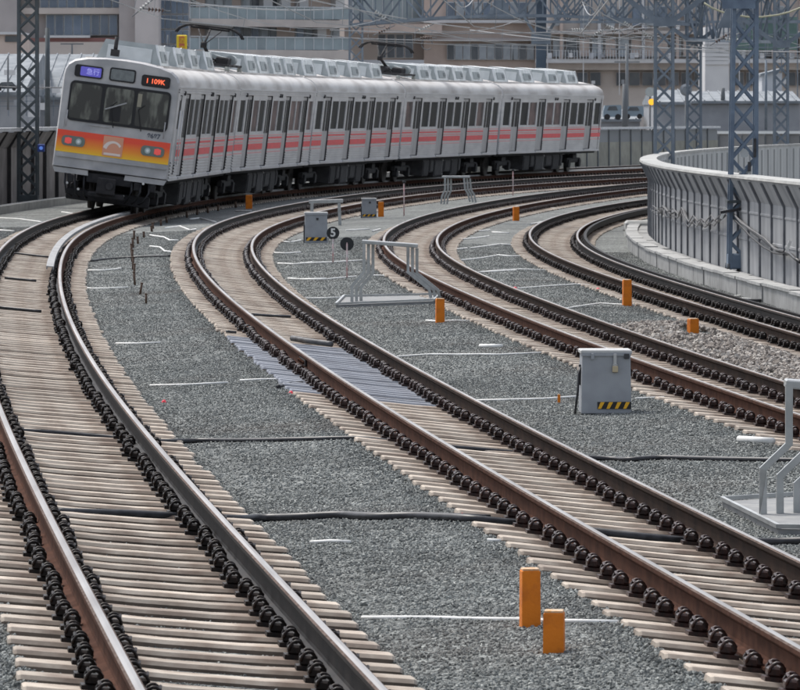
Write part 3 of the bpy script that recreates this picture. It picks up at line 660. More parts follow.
# ---------------------------------------------------------------- lineside objects
orange = mat('orange_painted_concrete', (.66,.185,.010), .8, col2=(.44,.11,.012), scale=9, bump=.1, bscale=30, contrast=(.45,.7))
oworn = mat('worn_post_top', (.62,.52,.42), .9, col2=(.6,.3,.1), scale=25)
def wpost(px, py, w, h, lab, rot=0, col=orange, cat='marker post', group='orange marker posts between the tracks'):
    p = G(px, py); s = p.y/F; W_, H_ = w*s, h*s
    T = empty('marker_post', p-Vector((0,0,.05)), lab, cat, group); T.rotation_euler.z = rot
    q = MB(); q.box((0,0,(H_+.05)/2), (W_*.95, W_*.95, H_+.05), col, bev=W_*.05, taper=.97); part('post', q, T)
    q = MB(); q.box((0,0,H_+.055), (W_*.84, W_*.84, .012), oworn if col is orange else col, bev=.004); part('top_face', q, T)
wpost(530,627,20,57,'tall orange concrete marker post in the foreground, left of the pair', .12)
wpost(554,652,22,40,'shorter orange concrete marker post in the foreground, right of the pair', -.1)
wpost(440,323,9,24,'orange marker post just right of the bent steel frame in the middle', .1)
wpost(627,306,9,26,'orange marker post beside the third and fourth tracks at right', .1)
wpost(693,334,10,15,'short orange marker post at the edge of the coarse stone heap', .3)
wpost(516,221,6,14,'small distant orange marker post between the third and fourth tracks', .2)
wpost(381,217,6,15,'small orange marker post right behind the small relay cabinet', 0)
wpost(629,233,6,11,'small orange marker post near the end of the concrete bench', 0)
wpost(249,209,7,14,'small brown-orange marker post beside the train', 0)
wpost(559,404,3,9,'tiny brown marker stub left of the padlocked locker', 0)
# white cords laid across the ballast
cord = mat('white_cord', (.80,.80,.78), .8, col2=(.62,.62,.60), scale=6)
CORDS = [[(362,617),(395,617),(430,617),(470,619),(505,618),(530,619),(545,620),(580,620),(618,621)],[(310,541),(330,540),(350,541)],[(487,539),(501,540)],[(150,385),(190,384),(228,382)],[(240,380),(262,379),(284,379)],
 [(116,343),(138,343),(160,342)],[(80,287),(105,288),(128,287)],[(88,270),(105,270),(121,268)],[(0,218),(20,219),(42,222)],[(0,230),(14,231)],[(62,212),(76,214)],
 [(165,228),(180,226),(190,230),(196,229)],[(150,235),(164,237),(170,240),(178,240)],[(150,246),(160,247),(165,251),(173,252)],[(190,219),(200,218),(216,222)],[(236,211),(251,211)],
 [(278,241),(290,242),(301,240)],[(272,252),(286,253),(301,252)],[(278,263),(295,264),(312,262)],[(288,278),(300,279),(326,278)],[(300,298),(320,298),(345,297)],[(346,230),(370,229)],[(300,263),(330,262),(364,260)],[(300,279),(325,279),(356,276)],[(372,275),(400,276)],
 [(397,356),(430,354),(460,354),(500,354),(545,352)],[(426,320),(440,321),(455,320),(484,321)],[(476,400),(510,399),(545,398),(576,396)],[(636,398),(664,397)],
 [(478,272),(500,271),(516,270)],[(518,288),(545,286),(575,284),(590,285)],[(566,308),(585,305),(600,303),(634,305)],[(452,249),(467,248)],[(470,248),(485,246),(500,244),(516,245)],[(459,260),(480,258),(498,255),(512,256),(528,256)],[(479,272),(500,270),(520,269),(550,270)],
 [(460,239),(475,238),(489,236)],[(492,232),(509,233)],[(474,231),(490,230)],[(642,333),(660,332),(682,331)],[(724,296),(733,296),(743,295)],[(728,299),(742,298),(755,299)],[(530,224),(542,222)],[(380,229),(372,231)],[(596,254),(612,256)],[(574,247),(590,249)],[(486,215),(505,217)],[(540,207),(560,209)]]
CO = []
for n, pl in enumerate(CORDS):
    P = [G(x, y, .018) for x, y in pl]; Q = []
    for a in range(len(P)-1):
        m_ = max(1, int((P[a+1]-P[a]).length/.3))
        for k in range(m_): Q.append(P[a]+(P[a+1]-P[a])*k/m_+Vector((0, rng.normal()*.02, 0)))
    Q.append(P[-1]); Q = [Vector((v.x, v.y, gz(v.x, v.y)+.013)) for v in Q]
    q = MB(); s = P[0].y/F; q.tube(Q, max(.012, .85*s), cord, 6)
    o = part('white_rope', q); CO.append((o, P[len(P)//2], n))
    xm, ym = pl[len(pl)//2]
    if n == 0: lab = 'long white cord lying across the ballast behind the foreground orange posts'
    elif n == 27: lab = 'white cord running to the left side of the padlocked locker'
    elif n == 26: lab = 'white cord at the foot of the orange post beside the bent frame'
    elif n == 3: lab = 'long white cord on the ballast left of the rail joint'
    else: lab = None
    tag(o, lab, 'cord', 'white cords across the ballast')
GAPN = ['left of the train track','between the first and second tracks','between the second and third tracks','between the third and fourth tracks','between the fourth track and the concrete bench']
bins = {}
for o, c, n in CO:
    g = sum(1 for i in range(4) if c.x > cx(i, c.y)[0]); bins.setdefault(g, []).append((c.y, o))
for g, l in bins.items():
    l.sort(key=lambda t: t[0])
    for a, (y, o) in enumerate(l):
        if 'label' not in o: o['label'] = (ORD[a]+' nearest' if a else 'nearest')+' white cord on the ballast '+GAPN[g]
# rubber cables and hoses
def cable(pl, r, lab, m=None, lift=.0, name='cable', sag=None):
    P = [G(x, y, lift) for x, y in pl]; Q = []
    for a in range(len(P)-1):
        for k in range(5):
            t = k/5; p0 = P[max(a-1,0)]; p1 = P[a]; p2 = P[a+1]; p3 = P[min(a+2,len(P)-1)]
            Q.append(.5*((2*p1)+(p2-p0)*t+(2*p0-5*p1+4*p2-p3)*t*t+(3*p1-p0-3*p2+p3)*t**3))
    Q.append(P[-1]); q = MB(); q.tube([v+Vector((0,0,r)) for v in Q], r, m or blk, 8); tag(part(name, q), lab, 'cable')
cable([(58,516),(90,517),(130,518),(170,520),(196,521),(236,523),(262,522),(300,521),(340,519),(372,521),(410,520),(440,521),(470,523),(500,526),(524,528),(560,532),(604,537),(640,541),(690,545),(730,546),(768,546),(806,545)], .029, 'thick black hose crossing the foreground between the left track and the right edge')
cable([(240,519),(290,519),(340,516),(390,517),(440,517),(490,519)], .016, 'thinner black hose running behind the thick foreground hose')
cable([(8,433),(50,435),(110,440),(140,443),(166,444),(200,443),(250,443),(300,442),(360,441),(404,446),(464,451),(500,454),(544,458),(606,461),(630,462),(660,460),(700,461),(740,462),(808,463)], .022, 'long thin black cable crossing the tracks at mid height towards the right-edge steel frame')
cable([(278,389),(290,386),(305,385),(322,386)], .022, 'short black cable at the rail joint')
cable([(738,303),(755,303),(775,302),(790,299),(800,295)], .035, 'black cable on the ballast at the foot of the concrete bench')
cable([(91,262),(110,260),(140,258),(170,257)], .022, 'dark thin cable across the ballast near the row of stakes')
cable([(14,254),(48,258)], .02, 'dark cable over far sleepers of the left track, farthest of three', lift=.03)
cable([(5,279),(36,282)], .02, 'dark cable over far sleepers of the left track, middle of three', lift=.03)
cable([(0,309),(41,313)], .022, 'dark cable over far sleepers of the left track, nearest of three', lift=.03)
cable([(252,316),(268,317),(290,318)], .02, 'dark cable between the rails of the second track, farther one', lift=.03)
cable([(292,341),(310,344),(332,347)], .035, 'grey-brown hose between the rails of the second track', m=cabm, lift=.03)
cable([(226,334),(236,335)], .025, 'short dark cable stub left of the second track', lift=.02)
# short white conduit
q = MB(); a, b = G(739,439,.03), G(773,441,.03); q.tube([a,b], .030, whp, 10); tag(part('white_conduit', q), 'short white plastic conduit beside the third track at right', 'conduit')
q = MB(); a, b = G(480,346,.02), G(502,346,.02); q.tube([a,b], .025, whp, 10); tag(part('white_conduit', q), 'short white conduit on the ballast left of the padlocked locker', 'conduit')
# small stakes beside the train track
stk = mat('rusty_stake', (.075,.045,.03), .8, col2=(.12,.08,.06), scale=20)
for n, (x, y, h) in enumerate([(146,304,10),(140,295,12),(135,286,14),(134,278,14),(133,270,13),(132,262,12),(132,256,12),(133,248,10),(134,240,9),(138,244,7),(144,238,6),(152,232,6),(153,229,6),(161,226,6),(167,223,6),(187,218,6),(197,215,5),(208,213,6),(218,211,6),(236,208,6)]):
    p = G(x, y); q = MB(); s = p.y/F; q.cyl((0,0,h*s/2), 1.15*s, h*s, stk, 8); q.cyl((0,0,h*s), 1.4*s, .02, stk, 8)
    tag(part('stake', q, None, Matrix.Translation(p) @ Matrix.Rotation(rng.normal()*.06,4,'Y')), (ORD[n]+' small rusty stake counted from the near end of the row' if n else 'nearest small rusty stake of the row beside the train track'), 'stake', 'rusty stakes in a row beside the train track')
# red survey markers
redm = mat('red_marker', (.75,.06,.09), .5)
for (x, y, lab) in ((164,403,'small red marker on the ballast beside the left track'),(291,394,'small red marker left of the rail joint'),(462,516,'small red marker by the hose in the foreground'),(598,291,'small pink-red marker between the third and fourth tracks'),(776,299,'small pink cap on a cable end by the concrete bench'),(515,290,'faint red marker near the third track')):
    p = G(x, y); s = p.y/F; q = MB(); q.cyl((0,0,1.6*s), 3*s, 3.2*s, redm, 10, r2=1.2*s); q.box((0,0,.004),(7*s,7*s,.012), redm, bev=.003); tag(part('survey_marker', q, None, Matrix.Translation(p)), lab, 'marker')
# relay cabinets
gbox = mat('grey_painted_cabinet', (.30,.315,.335), .55, col2=(.24,.25,.27), scale=5, contrast=(.4,.75))
gtop = mat('cabinet_lid', (.50,.50,.49), .5, col2=(.42,.42,.41), scale=6)
yel = mat('hazard_yellow', (.80,.42,.02), .6); bk = mat('hazard_black', (.02,.02,.02), .6)
def cabinet(px, py, w, h, lab, near):
    p = G(px, py); s = p.y/F; W_, H_ = w*s, h*s; D_ = W_*.75
    T = empty('relay_cabinet', p, lab, 'relay cabinet', 'grey relay cabinets between the tracks'); T.rotation_euler.z = .04
    q = MB(); q.box((0,0,H_*.47), (W_, D_, H_*.94), gbox, bev=W_*.02, taper=.96); part('body', q, T)
    q = MB(); q.box((0,0,H_*.965), (W_*1.02, D_*1.04, H_*.07), gtop, bev=.012); q.box((0,-D_*.51,H_*.93), (W_*.98, .018, H_*.05), gbox); part('lid', q, T)
    q = MB(); z0, z1 = H_*.08, H_*.19; y = -D_*.5-.004; x0, x1 = (-W_*.18, W_*.5*.985) if near else (-W_*.45, W_*.45)
    q.box(((x0+x1)/2, y, (z0+z1)/2), (x1-x0, .008, z1-z0), bk); part('hazard_strip', q, T)
    n = 4 if near else 3; st = (x1-x0)/n
    for k in range(n):
        a = x0+k*st; q = MB(); q.prism([(a+.004,z0+.002),(a+st*.42,z0+.002),(min(a+st*.85,x1-.003),z1-.002),(a+st*.38,z1-.002)], y-.007, y-.003, yel); part('hazard_stripe', q, T)
    if near:
        q = MB(); q.box((W_*.17,-D_*.5-.02,H_*.70), (.055,.03,.065), mat('brass_padlock', (.45,.38,.26), .4, .6), bev=.008)
        q.tube([(W_*.17-.018,-D_*.5-.02,H_*.73),(W_*.17-.018,-D_*.5-.02,H_*.77),(W_*.17,-D_*.5-.02,H_*.785),(W_*.17+.018,-D_*.5-.02,H_*.77),(W_*.17+.018,-D_*.5-.02,H_*.73)], .006, gtop, 6); part('padlock', q, T)
        q = MB(); q.box((W_*.17,-D_*.5-.012,H_*.83),(.03,.02,.14),gtop,bev=.004); q.box((-W_*.28,-D_*.5-.012,H_*.9),(.03,.02,.06),gbox,bev=.004); q.box((W_*.40,-D_*.5-.012,H_*.9),(.05,.02,.05),blk,bev=.004); part('latch', q, T)
        q = MB(); q.tube([(-W_*.5,-.05,H_*.72),(-W_*.54,-.08,H_*.6),(-W_*.56,-.1,H_*.35),(-W_*.62,-.12,.0)], .012, blk, 6); part('cable_lead', q, T)
        q = MB(); q.box((-W_*.505,0,H_*.6),(.02,.06,.2),blk,bev=.005); part('side_hinge', q, T)
    else:
        q = MB(); q.box((-W_*.52,-D_*.3,H_*.3),(.03,.03,H_*.6),blk,bev=.004); part('side_strap', q, T)
        q = MB(); q.box((W_*.05,-D_*.5-.012,H_*.78),(.05,.02,.05),blk,bev=.004); part('latch', q, T)
cabinet(605,413,50,64,'large grey relay cabinet with padlock and hazard stripe beside the third track', True)
cabinet(316,243,23,31,'grey relay cabinet behind the round number five sign', False)
cabinet(369,218,15,20,'smallest grey relay cabinet with an orange post at its right', False)
# bent steel guard frames
galv = mat('galvanised_steel', (.40,.41,.41), .42, .55, col2=(.30,.31,.31), scale=7, contrast=(.4,.7))
def fpt(px, py, Y): return Vector(((px-400)*Y/F, Y, CZ-(py-YH)*Y/F))
def frame(pl_list, beam, slab, Y, lab, r, depth=.5, nb=3, gap=4):
    base = G(*slab[0]); Y = base.y
    T = empty('guard_frame', base, lab, 'guard frame', 'bent galvanised guard frames'); off = -Vector(base)
    for pl in pl_list:
        for b in range(nb):
            q = MB(); P = [fpt(x+b*gap[0], y+b*gap[1], Y+b*depth/3)+off for x, y in pl]
            q.tube(P, r*.95, galv, 4, smooth=False)
            part('bent_bar', q, T)
    if beam:
        q = MB(); a, b = fpt(*beam[0], Y)+off, fpt(*beam[1], Y)+off; c = (a+b)/2+Vector((0,depth/3,0)); ang = math.atan2(b.z-a.z, b.x-a.x)
        q.box(c, ((b-a).length, depth*.8, r*1.6), galv, Matrix.Rotation(-ang,3,'Y'), bev=.01); part('top_beam', q, T)
    if len(slab) > 1:
        q = MB(); P = [G(x, y, .05)+off for x, y in slab[1:]]; n = len(P); vs = [p for p in P]+[p-Vector((0,0,.09)) for p in P]
        q.add(vs, [tuple(range(n))]+[(k,k+n,(k+1)%n+n,(k+1)%n) for k in range(n)], mat('dusty_base_plate',(.20,.205,.21),.9,col2=(.27,.27,.265),scale=7)); part('base_plate', q, T)
        q = MB()
        for k in range(n): q.bar(P[k]+Vector((0,0,.02)), P[(k+1)%n]+Vector((0,0,.02)), .03,.03, galv)
        part('base_edge', q, T)
frame([[(352,303),(352,286),(364,272),(364,243)],[(431,298),(429,289),(408,272),(408,247)]], ((362,242),(418,246)), [(385,303),(336,305),(344,297),(440,295),(434,301)], 0, 'bent galvanised guard frame with a flat top beam in the middle of the picture', .036, .45, 3, (4.5,.6))
frame([[(763,521),(763,469),(789,444),(789,384)],[(780,524),(780,476),(806,451),(806,390)],[(797,527),(797,484),(823,460),(823,395)]], ((786,384),(840,388)), [(765,521),(722,501),(800,496),(850,500),(850,530),(778,529)], 0, 'large bent galvanised guard frame cut off by the right edge', .040, .3, 1, (0,0))
frame([[(441,204),(442,196),(445,190),(445,178)],[(470,202),(468,194),(465,189),(464,178)]], ((442,177),(470,177)), [(455,204)], 0, 'small distant guard frame beside the train near the middle', .045, .5, 3, (3,.3))
frame([[(312,222),(312,203)],[(340,226),(339,203)]], ((309,202),(343,201)), [(326,226)], 0, 'pale tubular frame standing over the cabinet by the number five sign', .06, .3, 1, (0,0))
# round signs
signb = mat('sign_black', (.015,.017,.02), .5); pole_r = mat('red_white_pole', (.62,.30,.30), .6, col2=(.55,.55,.54), scale=9)
def text(body, size, m, parent, M, name='lettering', ext=.002, extw=None):
    cu = bpy.data.curves.new(name, 'FONT'); cu.body = body; cu.size = size; cu.align_x = 'CENTER'; cu.align_y = 'CENTER'; cu.extrude = ext; cu.offset = extw or 0
    o = bpy.data.objects.new(name, cu); S.collection.objects.link(o); dg = bpy.context.evaluated_depsgraph_get(); me = bpy.data.meshes.new_from_object(o.evaluated_get(dg)); bpy.data.objects.remove(o)
    me.materials.clear(); me.materials.append(m); me.name = name; return link(name, me, parent, M)
UP = Matrix.Rotation(math.pi/2, 4, 'X')
for (px, pyb, pyc, r, digit, lab) in ((333,263,233,6.4,'5','round black sign with a white number 5 on a thin pole'),(347,278,244,6.8,'','round black sign without a number, pole in front, just right of the number 5 sign')):
    p = G(px, pyb); s = p.y/F; zc_ = (CZ-(pyc-YH)*s)-p.z; T = empty('round_sign', p, lab, 'sign')
    q = MB(); q.tube([(0,0,0),(0,0,zc_-(r*s if digit else 0)*.9)], .016, pole_r, 8); part('pole', q, T)
    q = MB(); q.cyl((0,.03 if not digit else 0,zc_), r*s, .02, signb, 28, 'Y', smooth=False); part('disc', q, T)
    if digit: text('5', r*s*1.75, whp, T, Matrix.Translation((0,-.014,zc_)) @ UP, 'number', .002, .006)
    else:
        q = MB(); q.box((0,-.012,zc_-r*s*.4),(.02,.01,r*s*1.2), pole_r); part('clamp', q, T)
for (px, y0, y1, lab) in ((404,216,182,'thin dark rod standing left of the small distant guard frame'),(513,196,170,'thin pale pink rod standing near the train between the first two tracks')):
    p = G(px, y0); q = MB(); h = (y0-y1)*p.y/F; q.tube([(0,0,0),(0,0,h)], .02, pole_r, 6); q.cyl((0,0,h), .05,.06, blk, 8); tag(part('thin_rod', q, None, Matrix.Translation(p)), lab, 'rod')
# coarse stone heap between the third and fourth tracks
cst = mat('coarse_brown_stone', (.30,.27,.24), .9, col2=(.16,.14,.125), scale=60, contrast=(.3,.6))
cst2 = bpy.data.materials.new('heap_stone'); cst2.use_nodes = True; _n2 = cst2.node_tree.nodes; _b = _n2['Principled BSDF']; _b.inputs['Roughness'].default_value = .9
_oi = _n2.new('ShaderNodeObjectInfo'); _cr = _n2.new('ShaderNodeValToRGB'); cst2.node_tree.links.new(_oi.outputs['Random'], _cr.inputs[0]); cst2.node_tree.links.new(_cr.outputs[0], _b.inputs['Base Color'])
_e = _cr.color_ramp.elements; _e[0].color = (.13,.11,.095,1); _e[1].color = (.46,.43,.39,1); _x = _e.new(.5); _x.color = (.25,.22,.195,1)
pts = []; OP = G(693, 334)
for t in range(9000):
    Z = rng.uniform(52, 79); s0_ = tp(2, Z, 1.05); s1_ = tp(3, Z, -1.0)
    X = rng.uniform(s0_.x, s1_.x); 
    px, py = 400+F*X/Z, 0
    fade = min(1, max(0, (77.5-Z+ (X-s0_.x)*1.2)/3.0))
    if rng.random() > fade: continue
    if abs(X-OP.x) < .25 and OP.y-3.2 < Z < OP.y+.6: continue
    w = (X-s0_.x)/(s1_.x-s0_.x); hmp = .10*math.sin(math.pi*min(1,max(0,w)))*fade
    pts.append((X, Z, gz(X, Z)+hmp+rng.uniform(-.01,.03)))
stones('coarse_stone_heap', pts, .022, .048, cst2)
# white stones and debris by the far bench
q = MB()
for k in range(90):
    a = rng.uniform(0,1); p = ap(3, 141+rng.uniform(0,9), BENCH0+rng.uniform(-.2,.5), PB-.15); q.box(p, (.10,.10,.07), cpale, Matrix.Rotation(rng.uniform(0,3),3,'Z') @ Matrix.Rotation(.4,3,'X'))
o = part('concrete_rubble', q); o['kind'] = 'stuff'
# ---------------------------------------------------------------- commuter train of five carriages standing on the first track
steel = mat('stainless_body', (.68,.68,.69), .34, .25, col2=(.54,.54,.56), scale=1.6, stretch=(1,.5,3), contrast=(.35,.7))
front = mat('painted_front', (.50,.49,.49), .45, .25, col2=(.35,.35,.36), scale=2)
roofm = mat('train_roof', (.62,.60,.58), .6, .1, col2=(.36,.33,.31), scale=1.5, contrast=(.4,.7), stretch=(1,.3,1))
acd = mat('air_conditioner_grille', (.22,.24,.24), .7)
acw = mat('air_conditioner_side', (.82,.84,.84), .4, .2, col2=(.55,.57,.57), scale=3)
acg = mat('air_conditioner_end', (.40,.43,.43), .6, col2=(.33,.36,.36), scale=4); acg2 = mat('air_conditioner_front_cover', (.60,.63,.63), .55, col2=(.52,.55,.55), scale=3)
seal = mat('black_rubber_seal', (.018,.018,.02), .6)
glass = mat('dark_window_glass', (.018,.02,.022), .5, col2=(.05,.05,.05), scale=1.1, spec=.08, stretch=(1,1,.5))
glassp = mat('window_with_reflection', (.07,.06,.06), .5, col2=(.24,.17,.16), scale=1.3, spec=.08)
redst = mat('red_stripe', (.85,.10,.11), .5, col2=(.72,.10,.11), scale=5)
pinkst = mat('pale_red_stripe', (.70,.36,.36), .5)
doorm = mat('door_steel', (.48,.475,.48), .4, .2, col2=(.40,.39,.40), scale=2)
under = mat('underframe_black', (.012,.012,.014), .75, col2=(.028,.026,.028), scale=6)
underg = mat('underframe_grey', (.05,.048,.05), .75, col2=(.026,.025,.027), scale=4)
ulight = mat('pale_equipment_cover', (.22,.215,.21), .6, col2=(.15,.145,.14), scale=5)
wheelm = mat('wheel_steel', (.05,.045,.042), .6, .3)
BW, Z0B, ZW = 1.40, .98, 3.12
doors = [2.62, 7.38, 12.14, 16.90]; LEN = 19.55
def side_grid(q, sx, holes, zbeads, m, jm, y0=0, y1=LEN):
    ys = sorted({y0, y1} | {h[0] for h in holes} | {h[1] for h in holes}); zs = sorted({Z0B, ZW} | {h[2] for h in holes} | {h[3] for h in holes} | {b for z in zbeads for b in (z, z+.03)})
    def dep(yc, zc):
        for h in holes:
            if h[0] < yc < h[1] and h[2] < zc < h[3]: return h[4]
        for z in zbeads:
            if z < zc < z+.03: return -.018
        return 0
    ny, nz = len(ys)-1, len(zs)-1; D = [[dep((ys[a]+ys[a+1])/2, (zs[b]+zs[b+1])/2) for b in range(nz)] for a in range(ny)]
    X = lambda d: sx*(BW-d)
    def quad(p, mm): q.add(p if sx > 0 else p[::-1], [(0,1,2,3)], mm)
    for a in range(ny):
        for b in range(nz):
            d = D[a][b]; x = X(d); quad([(x,ys[a],zs[b]),(x,ys[a+1],zs[b]),(x,ys[a+1],zs[b+1]),(x,ys[a],zs[b+1])], m if d <= 0 else jm)
            if a+1 < ny and D[a+1][b] != d: x2 = X(D[a+1][b]); y = ys[a+1]; q.add([(x,y,zs[b]),(x2,y,zs[b]),(x2,y,zs[b+1]),(x,y,zs[b+1])], [(0,1,2,3)], jm if max(d, D[a+1][b]) > .02 else m)
            if b+1 < nz and D[a][b+1] != d: x2 = X(D[a][b+1]); z = zs[b+1]; q.add([(x,ys[a],z),(x,ys[a+1],z),(x2,ys[a+1],z),(x2,ys[a],z)], [(0,1,2,3)], jm if max(d, D[a][b+1]) > .02 else m)
ROOF = [(1.40,3.12),(1.385,3.24),(1.32,3.36),(1.18,3.46),(.90,3.535),(.45,3.585),(0,3.60)]
def build_car(cab, pant, units, tail=False):
    holes = []; wins = []
    dd = [d+(.25 if cab and k == 0 else 0) for k, d in enumerate(doors)]
    for d in dd: holes.append((d-.66, d+.66, 1.06, 2.99, .075))
    for k in range(3):
        a, b = dd[k]+.66, dd[k+1]-.66; c = (a+b)/2; w = .68
        for cc in (c-w-.09, c+w+.09): wins.append((cc-w+.0, cc+w, 1.98, 2.90))
    wins.append((dd[3]+1.05, dd[3]+2.25, 1.98, 2.90))
    if not cab: wins.append((.40, dd[0]-1.0, 1.98, 2.90))
    for w in wins: holes.append((w[0], w[1], w[2], w[3], .035))
    if cab: holes.append((.55, 1.12, 1.12, 2.95, .05))
    beads = [1.10,1.19,1.28,1.37,1.46,3.02,3.07]
    q = MB()
    side_grid(q, 1, holes, [1.03,1.10,1.17,1.24,1.31,1.38,3.005,3.06], steel, seal)
    side_grid(q, -1, holes, [], steel, seal)
    R = ROOF+[(-x, z) for x, z in ROOF[-2::-1]]
    n = len(R); vs = [(x, y, z) for y in (0, LEN) for x, z in R]
    q.add(vs, [(k, n+k, n+k+1, k+1) for k in range(n-1)], roofm, True)
    out = [(BW,Z0B)]+R+[(-BW,Z0B)]
    if not cab: q.add([(x, 0, z) for x, z in out], [tuple(range(len(out)))[::-1]], steel)
    q.add([(x, LEN, z) for x, z in out], [tuple(range(len(out)))], steel)
    q.add([(-BW,0,Z0B),(BW,0,Z0B),(BW,LEN,Z0B),(-BW,LEN,Z0B)], [(0,3,2,1)], under)
    q.box((BW+.012,LEN/2,3.135), (.03,LEN-.1,.035), steel); q.box((BW+.015,LEN/2,Z0B+.03), (.035,LEN-.06,.07), steel)
    # longitudinal roof ribs
    for x in (.62,.78,.94,-.62,-.78,-.94): q.box((x,LEN/2,3.565-.02*abs(x)), (.02,LEN-.3,.03), roofm)
    parts = [('body', q, [])]
    # doors with two leaves each
    for d in dd:
        for sg in (-1,1):
            l = MB(); c = d+sg*.325; l.box((BW-.052, c, 2.02), (.035, .625, 1.90), doorm, bev=.008)
            w = MB(); w.box((BW-.03, c, 2.42), (.012, .40, .86), glass); f = MB(); f.box((BW-.034, c, 2.42), (.012,.46,.92), seal, bev=.004)
            parts.append(('door_leaf', l, [('pane', w), ('window_seal', f)]))
    for w in wins:
        f = MB(); yc, zc_ = (w[0]+w[1])/2, (w[2]+w[3])/2; W_, H_ = w[1]-w[0], w[3]-w[2]
        for (cy, cz, sy, sz) in ((yc,w[2]+.02,W_,.04),(yc,w[3]-.02,W_,.04),(w[0]+.015,zc_,.03,H_-.08),(w[1]-.015,zc_,.03,H_-.08)): f.box((BW-.018,cy,cz),(.03,sy-.002,sz),steel)
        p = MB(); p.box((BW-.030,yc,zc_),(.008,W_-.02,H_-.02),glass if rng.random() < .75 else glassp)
        parts.append(('window', f, [('pane', p)]))
    # stripes between the doors
    edges = [(1.2 if cab else .05, dd[0]-.70)]+[(dd[k]+.70, dd[k+1]-.70) for k in range(3)]+[(dd[3]+.70, LEN-.05)]
    for a, b in edges:
        if b-a < .3: continue
        p = MB()
        for (z0, z1, m_) in ((1.53,1.69,redst),(1.81,1.86,redst)): p.box((BW+.006,(a+b)/2,(z0+z1)/2),(.012,b-a,z1-z0),m_)
        for (z0, z1, m_) in ((1.43,1.46,pinkst),(1.72,1.775,pinkst),(1.90,1.925,pinkst)): p.box((BW+.005,(a+b)/2,(z0+z1)/2),(.010,b-a,z1-z0),m_)
        parts.append(('red_stripe', p, []))
    # fittings on the side
    for y in (1.6, 9.8, 10.2, 17.8):
        p = MB(); p.box((BW+.02,y,3.0),(.04,.16,.10),seal,bev=.01); parts.append(('side_lamp', p, []))
    for d in dd:
        p = MB(); p.box((BW+.03,d,1.03),(.07,1.34,.05),steel); parts.append(('door_step', p, []))
    for y in units:
        u = MB(); h0, h1, L2, w0, w1 = 3.50, 4.02, 1.22, .80, .62
        vs = [(-w0,y-L2,h0),(w0,y-L2,h0),(w0,y+L2,h0),(-w0,y+L2,h0),(-w1,y-L2+.16,h1),(w1,y-L2+.16,h1),(w1,y+L2-.16,h1),(-w1,y+L2-.16,h1)]
        u.add(vs, [(1,2,6,5),(3,0,4,7),(4,5,6,7),(3,2,1,0)], acw, False); u.add(vs, [(0,1,5,4),(2,3,7,6)], acg)
        for sy in (-1,1): u.bar((w0-.01, y+sy*(L2-.03), h0), (w1-.005, y+sy*(L2-.18), h1), .05, .05, acw)
        g = MB(); R_ = Matrix.Rotation(-math.atan2(w0-w1, h1-h0),3,'Y'); g.box((.715, y, 3.755), (.03,1.3,.27), acg, R_, bev=.01); g.box((.732, y+.45, 3.755), (.02,.42,.15), acd, R_, bev=.006)
        g2 = MB(); g2.box((0, y-L2+.055, 3.74), (1.08,.03,.34), acg2, Matrix.Rotation(-.30,3,'X'), bev=.008)
        parts.append(('air_conditioner', u, [('grille', g), ('end_louvre', g2)]))
    # underframe
    u = MB(); u.box((0,LEN/2,.93), (2.6,LEN-.2,.12), under)
    parts.append(('underframe', u, []))
    yy = 5.6
    for k, (w, h, m_) in enumerate([(1.3,.62,underg),(.9,.5,under),(1.6,.66,under),(.40,.62,ulight),(1.35,.5,under),(1.5,.64,underg),(.6,.5,under)]):
        for sx in (-1,1):
            u = MB(); u.box((sx*.85, yy+w/2, .87-h/2), (.85, w-.12, h), m_, bev=.03)
            u.box((sx*1.285, yy+w/2, .87-h/2), (.02, w-.3, h-.14), under if m_ is underg else underg, bev=.005)
            parts.append(('equipment_box', u, []))
        yy += w
    for yc in (2.9, 16.6):
        b = MB()
        for sx in (-1,1):
            b.box((sx*.98, yc, .55), (.14,2.7,.20), under, bev=.03); b.box((sx*.98,yc,.72),(.2,.7,.22),under,bev=.04)
            for w in (-1.05,1.05): b.box((sx*1.02,yc+w,.43),(.18,.34,.34),under,bev=.05)
        b.box((0,yc,.6),(2.0,.5,.3),under); wh = []
        for w in (-1.05,1.05):
            ww = MB()
            for sx in (-1,1): ww.cyl((sx*.56,yc+w,.43),.43,.13,wheelm,24,'X'); ww.cyl((sx*.50,yc+w,.43),.46,.03,wheelm,24,'X')
            ww.cyl((0,yc+w,.43),.08,1.0,wheelm,8,'X'); wh.append(('wheelset', ww))
        parts.append(('bogie', b, wh))
    g = MB(); g.box((0,LEN+.22,2.15),(1.0,.42,2.1),seal); parts.append(('gangway', g, [])) if not tail else None
    if pant:
        yp = 2.0; b = MB()
        for sx in (-.75,.75): b.box((sx,yp+1.2,3.70),(.07,3.0,.06),underg)
        for y in (yp-.3,yp+.6,yp+1.6,yp+2.6): b.box((0,y,3.70),(1.6,.07,.06),underg)
        for sx in (-.75,.75):
            for y in (yp-.3,yp+2.6): b.cyl((sx,y,3.60),.07,.16,mat('pant_insulator',(.35,.36,.33),.3),10)
        b.cyl((0,yp+.9,3.82),.11,1.1,underg,10,'Y'); b.box((.4,yp+1.6,3.80),(.35,.9,.22),underg,bev=.03); b.box((-.35,yp+2.0,3.82),(.5,.6,.26),acg,bev=.03)
        b.cyl((.55,yp+2.1,3.84),.14,.5,acg,14,'Y')
        for k in range(5): b.tube([(-.6+.1*k,yp+.2*k,3.66),(-.3+.2*k,yp+.5+.3*k,3.86),(.2+.1*k,yp+1.0+.3*k,3.68)], .02, underg, 5)
        arm = MB(); arm.tube([(0,yp+1.7,3.80),(0,yp-.1,4.18)],[.06,.045],under,8); arm.tube([(0,yp-.1,4.18),(0,yp+.9,4.60)],.032,under,8)
